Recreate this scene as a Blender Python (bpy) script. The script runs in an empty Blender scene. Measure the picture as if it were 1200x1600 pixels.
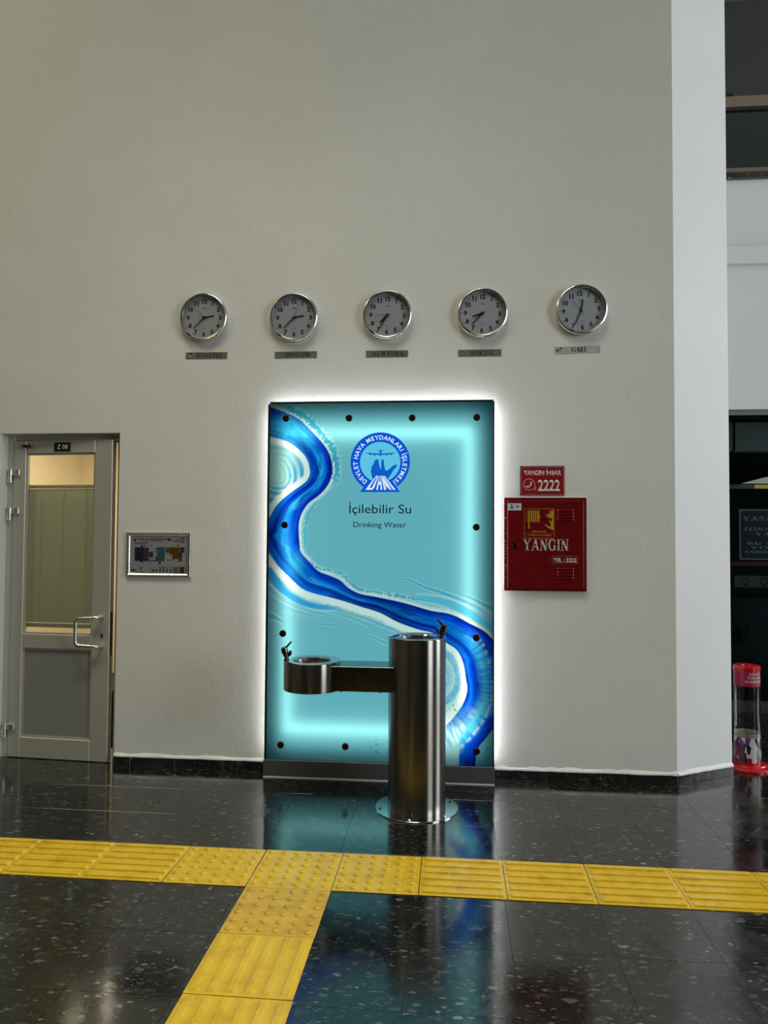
import bpy, bmesh, math, random
import numpy as np
from mathutils import Vector, Matrix

scene = bpy.context.scene
COL = scene.collection
rnd = random.Random(7)

# ------------------------------------------------------------------ camera
FPX, PITCH, YAW, ROLL = 1143.7, 0.034647, 0.091868, 0.006222
cam_data = bpy.data.cameras.new('camera')
cam_data.sensor_fit = 'VERTICAL'
cam_data.sensor_height = 32.0
cam_data.lens = FPX / 1600.0 * 32.0
cam_data.clip_end = 100
cam = bpy.data.objects.new('camera', cam_data)
COL.objects.link(cam)
_f = Vector((-math.sin(YAW) * math.cos(PITCH), math.cos(YAW) * math.cos(PITCH), math.sin(PITCH)))
_r = Vector((math.cos(YAW), math.sin(YAW), 0))
_u = _r.cross(_f)
_r2 = _r * math.cos(ROLL) + _u * math.sin(ROLL)
_u2 = _u * math.cos(ROLL) - _r * math.sin(ROLL)
cam.matrix_world = Matrix(((_r2.x, _u2.x, -_f.x, 0.0), (_r2.y, _u2.y, -_f.y, -4.669), (_r2.z, _u2.z, -_f.z, 1.5), (0, 0, 0, 1)))
scene.camera = cam

# ------------------------------------------------------------------ world, daylight, exposure
world = bpy.data.worlds.new('world')
scene.world = world
world.use_nodes = True
bg = world.node_tree.nodes['Background']
bg.inputs[0].default_value = (0.80, 0.90, 1.0, 1)
bg.inputs[1].default_value = 1.0

def area(name, loc, rot, sx, sy, power, color, spread=180):
    l = bpy.data.lights.new(name, 'AREA')
    l.shape = 'RECTANGLE'
    l.size, l.size_y, l.energy, l.color = sx, sy, power, color
    l.spread = math.radians(spread)
    o = bpy.data.objects.new(name, l)
    o.location, o.rotation_euler = loc, rot
    COL.objects.link(o)
    return o

# daylight entering through the two tall windows in the right-hand wall of the hall
WIN = ((-8.6, -4.6), (-1.0, 1.9))
area('window_daylight', (8.98, -6.6, 3.65), (0, math.radians(90), 0), 5.7, 3.9, 400, (0.93, 0.985, 0.975))
area('window_daylight', (8.98, 0.45, 3.65), (0, math.radians(90), 0), 5.7, 2.8, 370, (0.92, 0.97, 1.0))
# warm ceiling lamp over the left; neutral light added overhead to brighten the floor
area('hall_light', (-5.6, -3.6, 7.7), (0, 0, 0), 2.2, 1.2, 125, (1.0, 0.91, 0.50))
area('hall_light', (-0.8, -4.2, 7.7), (0, 0, 0), 2.6, 1.4, 60, (0.97, 0.98, 0.84))
area('added_floor_light', (-1.0, -2.7, 7.7), (0, 0, 0), 3.2, 1.0, 60, (0.97, 0.98, 0.88), 82)  # unseen narrow light, added to lift the floor and lower wall

vs = scene.view_settings
vs.view_transform = 'Standard'
vs.look = 'None'
vs.exposure = 0.0
vs.gamma = 1.0
vs.use_curve_mapping = False

# ------------------------------------------------------------------ material helpers
MATS = {}

def lin(r, g, b):
    f = lambda c: (c / 255 / 12.92) if c / 255 <= 0.04045 else ((c / 255 + 0.055) / 1.055) ** 2.4
    return (f(r), f(g), f(b), 1.0)

def mat(name, color=(0.8, 0.8, 0.8, 1), rough=0.5, metal=0.0, spec=0.5, emit=None, estr=0.0, alpha=1.0, coat=0.0):
    if name in MATS:
        return MATS[name]
    m = bpy.data.materials.new(name)
    m.use_nodes = True
    b = m.node_tree.nodes['Principled BSDF']
    b.inputs['Base Color'].default_value = color
    b.inputs['Roughness'].default_value = rough
    b.inputs['Metallic'].default_value = metal
    b.inputs['Specular IOR Level'].default_value = spec
    b.inputs['Coat Weight'].default_value = coat
    if emit:
        b.inputs['Emission Color'].default_value = emit
        b.inputs['Emission Strength'].default_value = estr
    MATS[name] = m
    return m

def nodes_of(m):
    nt = m.node_tree
    return nt, nt.nodes, nt.links, nt.nodes.get('Principled BSDF')

def nd(ns, typ, **kw):
    n = ns.new(typ)
    for k, v in kw.items():
        setattr(n, k, v)
    return n

def noise(ns, lk, vec, scale, detail=4, rough=0.55, dist=0.0):
    n = ns.new('ShaderNodeTexNoise')
    n.inputs['Scale'].default_value = scale
    n.inputs['Detail'].default_value = detail
    n.inputs['Roughness'].default_value = rough
    n.inputs['Distortion'].default_value = dist
    if vec is not None:
        lk.new(vec, n.inputs['Vector'])
    return n.outputs['Fac']

def ramp(ns, lk, fac, stops):
    r = ns.new('ShaderNodeValToRGB')
    e = r.color_ramp.elements
    while len(e) < len(stops):
        e.new(0.5)
    for i, (p, c) in enumerate(stops):
        e[i].position = p
        e[i].color = c if len(c) == 4 else (*c, 1)
    lk.new(fac, r.inputs[0])
    return r.outputs[0]

def mapped(ns, lk, scale=(1, 1, 1), rot=(0, 0, 0)):
    g = ns.new('ShaderNodeNewGeometry')
    mp = ns.new('ShaderNodeMapping')
    mp.inputs['Scale'].default_value = scale
    mp.inputs['Rotation'].default_value = rot
    lk.new(g.outputs['Position'], mp.inputs['Vector'])
    return mp.outputs[0]

def mixc(ns, lk, a, b, fac, mode='MIX'):
    x = ns.new('ShaderNodeMix')
    x.data_type = 'RGBA'
    x.blend_type = mode
    for s, v in ((x.inputs[0], fac), (x.inputs[6], a), (x.inputs[7], b)):
        if hasattr(v, 'is_linked') or hasattr(v, 'links'):
            lk.new(v, s)
        else:
            s.default_value = v
    return x.outputs[2]

def math_n(ns, lk, op, a, b=None):
    x = ns.new('ShaderNodeMath')
    x.operation = op
    for s, v in ((x.inputs[0], a), (x.inputs[1], b)):
        if v is None:
            continue
        if hasattr(v, 'links'):
            lk.new(v, s)
        else:
            s.default_value = v
    return x.outputs[0]

def bump(ns, lk, b, height, strength, dist):
    n = ns.new('ShaderNodeBump')
    n.inputs['Strength'].default_value = strength
    n.inputs['Distance'].default_value = dist
    lk.new(height, n.inputs['Height'])
    lk.new(n.outputs[0], b.inputs['Normal'])

# plaster wall: rolled paint stipple, trowel waves, a few raised cracks
def plaster(name, col, stip=1.0, trowel=1.0):
    m = mat(name, col, 0.62, spec=0.3)
    nt, ns, lk, b = nodes_of(m)
    p = mapped(ns, lk)
    pv = mapped(ns, lk, (1.0, 1.0, 0.45))
    fine = noise(ns, lk, pv, 95, 3, 0.6)
    mid = noise(ns, lk, pv, 9, 4, 0.6, 0.6)
    big = noise(ns, lk, p, 1.4, 3, 0.5)
    vor = nd(ns, 'ShaderNodeTexVoronoi', feature='DISTANCE_TO_EDGE')
    vor.inputs['Scale'].default_value = 1.6
    dn = ns.new('ShaderNodeTexNoise')
    dn.inputs['Scale'].default_value = 4.0
    lk.new(pv, dn.inputs['Vector'])
    dv = nd(ns, 'ShaderNodeVectorMath', operation='MULTIPLY_ADD')
    lk.new(dn.outputs['Color'], dv.inputs[0])
    dv.inputs[1].default_value = (0.5, 0.5, 0.5)
    lk.new(pv, dv.inputs[2])
    lk.new(dv.outputs[0], vor.inputs['Vector'])
    crack = ramp(ns, lk, vor.outputs['Distance'], [(0.0, (1, 1, 1)), (0.012, (0, 0, 0))])
    msk = ramp(ns, lk, noise(ns, lk, p, 1.1, 2), [(0.60, (0, 0, 0)), (0.70, (1, 1, 1))])
    crk = math_n(ns, lk, 'MULTIPLY', crack, msk)
    h = math_n(ns, lk, 'ADD', math_n(ns, lk, 'MULTIPLY', fine, 0.30 * stip), math_n(ns, lk, 'MULTIPLY', mid, 0.38 * trowel))
    h = math_n(ns, lk, 'ADD', h, math_n(ns, lk, 'MULTIPLY', big, 2.2 * trowel))
    h = math_n(ns, lk, 'ADD', h, math_n(ns, lk, 'MULTIPLY', crk, 0.16 * trowel))
    bump(ns, lk, b, h, 0.55, 0.012)
    tone = ramp(ns, lk, noise(ns, lk, p, 0.9, 4, 0.6), [(0.3, (0.93, 0.93, 0.92)), (0.7, (1.0, 1.0, 1.0))])
    lk.new(mixc(ns, lk, col, tone, 1.0, 'MULTIPLY'), b.inputs['Base Color'])
    return m

M_wall = plaster('painted_plaster', (0.71, 0.70, 0.675, 1))
M_pillar = plaster('painted_pillar_plaster', (0.74, 0.74, 0.745, 1), 0.4, 0.12)
M_hall = plaster('hall_plaster', (0.20, 0.185, 0.155, 1), 0.3, 0.3)
M_dark_hall = mat('dark_hall_finish', (0.022, 0.018, 0.013, 1), 0.8)
M_fascia = plaster('fascia_paint', (0.62, 0.62, 0.61, 1), 0.3, 0.3)

# polished black terrazzo with pale and dark chips
def terrazzo(name, base, amount, rough=0.13):
    m = mat(name, base, rough, spec=1.0)
    nt, ns, lk, b = nodes_of(m)
    oi = ns.new('ShaderNodeObjectInfo')
    p = mapped(ns, lk, (0.75, 1.5, 1.0), (0, 0, 0.35))
    add = nd(ns, 'ShaderNodeVectorMath', operation='ADD')
    lk.new(p, add.inputs[0])
    cmb = ns.new('ShaderNodeCombineXYZ')
    lk.new(math_n(ns, lk, 'MULTIPLY', oi.outputs['Random'], 37.0), cmb.inputs[2])
    lk.new(cmb.outputs[0], add.inputs[1])
    wn = ns.new('ShaderNodeTexNoise')
    wn.inputs['Scale'].default_value = 30
    wn.inputs['Detail'].default_value = 4
    lk.new(add.outputs[0], wn.inputs['Vector'])
    wv = nd(ns, 'ShaderNodeVectorMath', operation='MULTIPLY_ADD')
    lk.new(wn.outputs['Color'], wv.inputs[0])
    wv.inputs[1].default_value = (0.04, 0.04, 0.04)
    lk.new(add.outputs[0], wv.inputs[2])
    def chips(scale, lo, hi, radius):
        v = nd(ns, 'ShaderNodeTexVoronoi', feature='F1')
        v.inputs['Scale'].default_value = scale
        lk.new(wv.outputs[0], v.inputs['Vector'])
        body = ramp(ns, lk, v.outputs['Distance'], [(radius * 0.75, (1, 1, 1)), (radius, (0, 0, 0))])
        sep = ns.new('ShaderNodeSeparateColor')
        lk.new(v.outputs['Color'], sep.inputs[0])
        pick = ramp(ns, lk, sep.outputs[0], [(lo, (0, 0, 0)), (hi, (1, 1, 1))])
        return math_n(ns, lk, 'MULTIPLY', body, pick), sep.outputs[1]
    big, bt = chips(26, 0.80, 0.98, 0.42)
    sml, st = chips(46, 0.45, 0.9, 0.47)
    tin, tt = chips(105, 0.55, 0.9, 0.5)
    cloud = noise(ns, lk, wv.outputs[0], 9, 5, 0.62)
    c0 = ramp(ns, lk, cloud, [(0.3, tuple(x * 0.45 for x in base[:3])), (0.72, tuple(x * 1.9 for x in base[:3]))])
    pale = ramp(ns, lk, bt, [(0.0, (0.020, 0.020, 0.019)), (0.6, (0.055, 0.055, 0.052)), (1.0, (0.16, 0.157, 0.145))])
    pale2 = ramp(ns, lk, st, [(0.0, (0.002, 0.002, 0.002)), (0.4, (0.012, 0.012, 0.011)), (0.8, (0.075, 0.074, 0.070)), (1.0, (0.17, 0.168, 0.155))])
    c1 = mixc(ns, lk, c0, pale2, math_n(ns, lk, 'MULTIPLY', sml, amount))
    c2 = mixc(ns, lk, c1, pale2, math_n(ns, lk, 'MULTIPLY', tin, amount * 0.8))
    c3 = mixc(ns, lk, c2, pale, big)
    tint = ramp(ns, lk, oi.outputs['Random'], [(0.0, (0.78, 0.78, 0.78)), (1.0, (1.25, 1.25, 1.22))])
    lk.new(mixc(ns, lk, c3, tint, 1.0, 'MULTIPLY'), b.inputs['Base Color'])
    rg = ramp(ns, lk, noise(ns, lk, mapped(ns, lk), 5, 5, 0.65), [(0.35, (rough * 0.7,) * 3), (0.75, (rough * 1.9,) * 3)])
    lk.new(rg, b.inputs['Roughness'])
    bump(ns, lk, b, noise(ns, lk, mapped(ns, lk), 34, 3), 0.05, 0.004)
    return m

M_floor = terrazzo('black_terrazzo', (0.0065, 0.0065, 0.0061, 1), 0.85, 0.105)
M_floor2 = terrazzo('coarse_terrazzo', (0.0125, 0.0125, 0.0115, 1), 1.0, 0.15)
M_base = terrazzo('baseboard_stone', (0.010, 0.010, 0.010, 1), 0.6, 0.22)
M_grout = mat('grout', (0.035, 0.034, 0.032, 1), 0.9)
M_bgrout = mat('baseboard_grout', (0.22, 0.22, 0.21, 1), 0.9)
M_caulk = mat('white_caulk', (0.72, 0.72, 0.71, 1), 0.6)

def metal(name, col, rough, streak=None, amt=0.10):
    m = mat(name, col, rough, 1.0)
    nt, ns, lk, b = nodes_of(m)
    if streak:
        f = noise(ns, lk, mapped(ns, lk, streak), 14, 5, 0.7)
        lk.new(ramp(ns, lk, f, [(0.3, (rough - amt * 0.5,) * 3), (0.7, (rough + amt * 0.5,) * 3)]), b.inputs['Roughness'])
        c = ramp(ns, lk, f, [(0.2, tuple(x * 0.95 for x in col[:3])), (0.8, tuple(min(1, x * 1.08) for x in col[:3]))])
        lk.new(c, b.inputs['Base Color'])
        bump(ns, lk, b, f, 0.008, 0.0006)
    return m

M_steel = metal('brushed_steel', (0.20, 0.192, 0.178, 1), 0.24)
_b = M_steel.node_tree.nodes['Principled BSDF']
_b.inputs['Anisotropic'].default_value = 0.86
_b.inputs['Anisotropic Rotation'].default_value = 0.25
_t = M_steel.node_tree.nodes.new('ShaderNodeTangent')
_t.direction_type, _t.axis = 'RADIAL', 'Z'
M_steel.node_tree.links.new(_t.outputs[0], _b.inputs['Tangent'])
M_arm = metal('arm_steel', (0.17, 0.16, 0.142, 1), 0.20)
M_bowl = metal('bowl_steel', (0.13, 0.12, 0.105, 1), 0.25)  # steel darkened in the colour to stand for the dim hall it reflects
M_steel_top = metal('polished_steel', (0.63, 0.62, 0.60, 1), 0.12)
M_chrome = metal('dark_chrome', (0.10, 0.095, 0.09, 1), 0.2)
M_alu = metal('champagne_aluminium', (0.52, 0.51, 0.45, 1), 0.42, (30.0, 30.0, 0.8), 0.08)
M_alu.node_tree.nodes['Principled BSDF'].inputs['Metallic'].default_value = 0.45
M_alu2 = metal('silver_aluminium', (0.72, 0.72, 0.71, 1), 0.28, (14.0, 14.0, 0.8), 0.08)
M_alu3 = metal('clock_aluminium', (0.74, 0.735, 0.71, 1), 0.22, (14.0, 14.0, 14.0), 0.08)
M_darkmetal = metal('dark_trim_metal', (0.055, 0.06, 0.06, 1), 0.38)
M_skirt = metal('skirt_metal', (0.10, 0.105, 0.105, 1), 0.42, (0.8, 0.8, 20.0), 0.1)
M_skirt.node_tree.nodes['Principled BSDF'].inputs['Metallic'].default_value = 0.3
M_bolt = metal('bronze_bolt', (0.085, 0.055, 0.030, 1), 0.38)
M_black = mat('black_print', (0.010, 0.010, 0.011, 1), 0.5)
M_void = mat('black_recess', (0.004, 0.004, 0.004, 1), 0.8)
M_white = mat('white_print', (0.72, 0.72, 0.70, 1), 0.5)
M_greyp = mat('grey_print', (0.30, 0.30, 0.31, 1), 0.5)

def emissive(name, col, s):
    m = bpy.data.materials.new(name)
    m.use_nodes = True
    ns = m.node_tree.nodes
    ns.clear()
    e = ns.new('ShaderNodeEmission')
    e.inputs[0].default_value = col
    e.inputs[1].default_value = s
    o = ns.new('ShaderNodeOutputMaterial')
    m.node_tree.links.new(e.outputs[0], o.inputs[0])
    return m

def pane_glass(name, tint=(1, 1, 1, 1), refl=0.06, rough=0.02):
    m = bpy.data.materials.new(name)
    m.use_nodes = True
    nt = m.node_tree
    ns, lk = nt.nodes, nt.links
    ns.clear()
    t = ns.new('ShaderNodeBsdfTransparent')
    t.inputs[0].default_value = tint
    g = ns.new('ShaderNodeBsdfGlossy')
    g.inputs['Roughness'].default_value = rough
    fr = ns.new('ShaderNodeLayerWeight')
    fr.inputs[0].default_value = 0.12
    f = math_n(ns, lk, 'MULTIPLY', fr.outputs['Fresnel'], refl / 0.06)
    x = ns.new('ShaderNodeMixShader')
    lk.new(f, x.inputs[0])
    lk.new(t.outputs[0], x.inputs[1])
    lk.new(g.outputs[0], x.inputs[2])
    o = ns.new('ShaderNodeOutputMaterial')
    lk.new(x.outputs[0], o.inputs[0])
    return m

# ------------------------------------------------------------------ object helpers
class MB:
    def __init__(self):
        self.bm = bmesh.new()

    def box(self, x0, x1, y0, y1, z0, z1, bev=0.0, seg=1):
        bm = bmesh.new()
        bmesh.ops.create_cube(bm, size=1.0)
        for v in bm.verts:
            v.co = Vector((x0 + (v.co.x + 0.5) * (x1 - x0), y0 + (v.co.y + 0.5) * (y1 - y0), z0 + (v.co.z + 0.5) * (z1 - z0)))
        if bev > 0:
            bmesh.ops.bevel(bm, geom=list(bm.edges), offset=bev, segments=seg, affect='EDGES', profile=0.5)
        self.merge(bm)
        return self

    def merge(self, bm):
        me = bpy.data.meshes.new('t')
        bm.to_mesh(me)
        bm.free()
        self.bm.from_mesh(me)
        bpy.data.meshes.remove(me)

    def prism(self, pts, y0, y1):
        """polygon in x,z extruded along y"""
        a = [self.bm.verts.new((p[0], y0, p[1])) for p in pts]
        b = [self.bm.verts.new((p[0], y1, p[1])) for p in pts]
        n = len(pts)
        try:
            self.bm.faces.new(a)
            self.bm.faces.new(b[::-1])
        except ValueError:
            pass
        for i in range(n):
            self.bm.faces.new((a[i], b[i], b[(i + 1) % n], a[(i + 1) % n]))
        return self

    def slab(self, pts, z0, z1):
        """polygon in x,y extruded along z"""
        a = [self.bm.verts.new((p[0], p[1], z0)) for p in pts]
        b = [self.bm.verts.new((p[0], p[1], z1)) for p in pts]
        n = len(pts)
        self.bm.faces.new(a[::-1])
        self.bm.faces.new(b)
        for i in range(n):
            self.bm.faces.new((a[i], a[(i + 1) % n], b[(i + 1) % n], b[i]))
        return self

    def lathe(self, prof, c, axis='z', seg=48, caps=True):
        """profile list of (radius, height) turned round an axis through c"""
        rings = []
        for r, h in prof:
            ring = []
            if r < 1e-6:
                ring = [self._ax(c, 0, 0, h, axis)] * seg
            else:
                for i in range(seg):
                    a = 2 * math.pi * i / seg
                    ring.append(self._ax(c, r * math.cos(a), r * math.sin(a), h, axis))
            rings.append((r, [self.bm.verts.new(v) for v in (ring if r >= 1e-6 else ring[:1])]))
        for (r0, A), (r1, B) in zip(rings, rings[1:]):
            for i in range(seg):
                j = (i + 1) % seg
                vs_ = []
                if len(A) > 1 and len(B) > 1:
                    vs_ = [A[i], A[j], B[j], B[i]]
                elif len(B) > 1:
                    vs_ = [A[0], B[j], B[i]]
                elif len(A) > 1:
                    vs_ = [A[i], A[j], B[0]]
                if vs_:
                    self.bm.faces.new(vs_)
        if caps:
            if len(rings[0][1]) > 1:
                self.bm.faces.new(rings[0][1][::-1])
            if len(rings[-1][1]) > 1:
                self.bm.faces.new(rings[-1][1])
        return self

    @staticmethod
    def _ax(c, a, b, h, axis):
        if axis == 'z':
            return (c[0] + a, c[1] + b, c[2] + h)
        if axis == 'y':          # height grows towards the camera side (-y)
            return (c[0] + a, c[1] - h, c[2] + b)
        return (c[0] + h, c[1] + a, c[2] + b)

    def tube(self, pts, r, seg=10):
        pts = [Vector(p) for p in pts]
        rs = r if isinstance(r, (list, tuple)) else [r] * len(pts)
        prev = None
        rings = []
        for i, p in enumerate(pts):
            d = (pts[min(i + 1, len(pts) - 1)] - pts[max(i - 1, 0)]).normalized()
            if prev is None:
                up = Vector((0, 0, 1)) if abs(d.z) < 0.9 else Vector((1, 0, 0))
                n = d.cross(up).normalized()
            else:
                n = (prev - d * prev.dot(d)).normalized()
            prev = n
            b = d.cross(n)
            rings.append([self.bm.verts.new(p + (n * math.cos(2 * math.pi * k / seg) + b * math.sin(2 * math.pi * k / seg)) * rs[i]) for k in range(seg)])
        for A, B in zip(rings, rings[1:]):
            for k in range(seg):
                self.bm.faces.new((A[k], A[(k + 1) % seg], B[(k + 1) % seg], B[k]))
        self.bm.faces.new(rings[0][::-1])
        self.bm.faces.new(rings[-1])
        return self

    def mesh(self, name, m, off=(0, 0, 0), smooth=False, xf=None):
        bmesh.ops.recalc_face_normals(self.bm, faces=list(self.bm.faces))
        me = bpy.data.meshes.new(name)
        if xf is not None:
            self.bm.transform(xf)
        bmesh.ops.translate(self.bm, verts=list(self.bm.verts), vec=-Vector(off))
        self.bm.to_mesh(me)
        self.bm.free()
        me.materials.append(m)
        if smooth:
            for p in me.polygons:
                p.use_smooth = True
            try:
                me.set_sharp_from_angle(angle=math.radians(35))
            except Exception:
                pass
        return me

def world_loc(o):
    v = Vector((0, 0, 0))
    while o is not None:
        v += o.location
        o = o.parent
    return v

def part(name, mb, m, parent=None, smooth=False, xf=None, label=None):
    off = world_loc(parent) if parent else Vector((0, 0, 0))
    me = mb.mesh(name, m, off, smooth, xf)
    o = bpy.data.objects.new(name, me)
    COL.objects.link(o)
    o.parent = parent
    if label:
        o['label'] = label
    return o

def put(name, me, loc, parent=None, rotz=0.0):
    o = bpy.data.objects.new(name, me)
    COL.objects.link(o)
    o.parent = parent
    o.location = Vector(loc) - (world_loc(parent) if parent else Vector((0, 0, 0)))
    o.rotation_euler.z = rotz
    return o

def tag(o, label, cat, group=None, kind=None):
    o['label'] = label
    o['category'] = cat
    if group:
        o['group'] = group
    if kind:
        o['kind'] = kind
    return o

def thing(name, loc, label, cat, group=None, kind=None):
    o = bpy.data.objects.new(name, None)
    o.empty_display_size = 0.05
    COL.objects.link(o)
    o.location = loc
    return tag(o, label, cat, group, kind)

def text_bm(s, bold=0.0, extrude=0.0):
    """mesh of a line of sans text in its own x,y plane, cap height about 0.7"""
    caps = s.upper() == s
    dots = [i for i, c in enumerate(s) if c == 'İ']
    if dots or ('I' in s):
        s2 = s.replace('İ', 'l').replace('I', 'l')
        bm = text_bm(s2, bold)
        if caps:
            for v in bm.verts:
                if v.co.y > CAP + bold:
                    v.co.y = CAP + bold
        st = bounds_of('l', bold)
        hw = (st[1] - st[0]) / 2
        for i in dots:
            x1 = bounds_of(s2[:i + 1], bold)[1]
            cx, y0 = x1 - hw, CAP + bold + hw * 1.1
            vs_ = [bm.verts.new((cx + a * hw * 1.1, y0 + b * hw * 2.2, 0)) for a, b in ((-1, 0), (1, 0), (1, 1), (-1, 1))]
            bm.faces.new(vs_)
        return bm
    cu = bpy.data.curves.new('txt', 'FONT')
    cu.body = s
    cu.size = 1.0
    cu.offset = bold
    cu.resolution_u = 3
    ob = bpy.data.objects.new('txt', cu)
    COL.objects.link(ob)
    dg = bpy.context.evaluated_depsgraph_get()
    me = bpy.data.meshes.new_from_object(ob.evaluated_get(dg))
    bm = bmesh.new()
    bm.from_mesh(me)
    bpy.data.meshes.remove(me)
    bpy.data.objects.remove(ob)
    bpy.data.curves.remove(cu)
    return bm

def bounds_of(s, bold):
    bm = text_bm(s, bold)
    b = bounds(bm)
    bm.free()
    return b

def bounds(bm):
    xs = [v.co.x for v in bm.verts]
    ys = [v.co.y for v in bm.verts]
    return min(xs), max(xs), min(ys), max(ys)

def thicken(bm, t):
    """give a flat lettering mesh (x,y plane, facing +z) a little depth"""
    r = bmesh.ops.extrude_face_region(bm, geom=list(bm.faces))
    vs_ = [g for g in r['geom'] if isinstance(g, bmesh.types.BMVert)]
    bmesh.ops.translate(bm, verts=vs_, vec=(0, 0, t))

CAP = 0.729

def text_on_wall(mb, s, x, z, y, cap=None, width=None, align='C', bold=0.0, depth=0.0006, rot=0.0):
    """upright text facing -y; x,z = anchor on the baseline; cap = cap height in metres"""
    bm = text_bm(s, bold)
    if not bm.verts:
        return mb
    x0, x1, y0, y1 = bounds(bm)
    sy = cap / CAP if cap else width / (x1 - x0)
    sx = width / (x1 - x0) if width else sy
    ax = {'L': x0, 'C': (x0 + x1) / 2, 'R': x1}[align]
    for v in bm.verts:
        v.co.x = (v.co.x - ax) * sx
        v.co.y = v.co.y * sy
    if depth:
        thicken(bm, depth)
    M = Matrix.Translation((x, y, z)) @ Matrix.Rotation(math.radians(90), 4, 'X') @ Matrix.Rotation(rot, 4, 'Z')
    bm.transform(M)
    mb.merge(bm)
    return mb

# ---- a small serif alphabet made of strokes (cap height 1)
def _st(x0, y0, x1, y1, w):
    return [(x0 - w / 2, y0), (x0 + w / 2, y0), (x1 + w / 2, y1), (x1 - w / 2, y1)]

def _hb(x0, x1, y, t=0.075):
    return [(x0, y), (x1, y), (x1, y + t), (x0, y + t)]

def _serif(x, y, w=0.34, t=0.06):
    y = y if y < 0.5 else 1 - t
    return [(x - w / 2, y), (x + w / 2, y), (x + w / 2, y + t), (x - w / 2, y + t)]

def _arc(cx, cy, rx, ry, ix, iy, a0, a1, n=18):
    P = []
    for i in range(n):
        t0 = math.radians(a0 + (a1 - a0) * i / n)
        t1 = math.radians(a0 + (a1 - a0) * (i + 1) / n)
        P.append([(cx + rx * math.cos(t0), cy + ry * math.sin(t0)), (cx + rx * math.cos(t1), cy + ry * math.sin(t1)),
                  (cx + ix * math.cos(t1), cy + iy * math.sin(t1)), (cx + ix * math.cos(t0), cy + iy * math.sin(t0))])
    return P

def _line(pts, ws):
    P = []
    for (a, b, w0, w1) in zip(pts, pts[1:], ws, ws[1:]):
        d = Vector((b[0] - a[0], b[1] - a[1])).normalized()
        n = Vector((-d.y, d.x))
        P.append([(a[0] - n.x * w0 / 2, a[1] - n.y * w0 / 2), (a[0] + n.x * w0 / 2, a[1] + n.y * w0 / 2),
                  (b[0] + n.x * w1 / 2, b[1] + n.y * w1 / 2), (b[0] - n.x * w1 / 2, b[1] - n.y * w1 / 2)])
    return P

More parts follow.
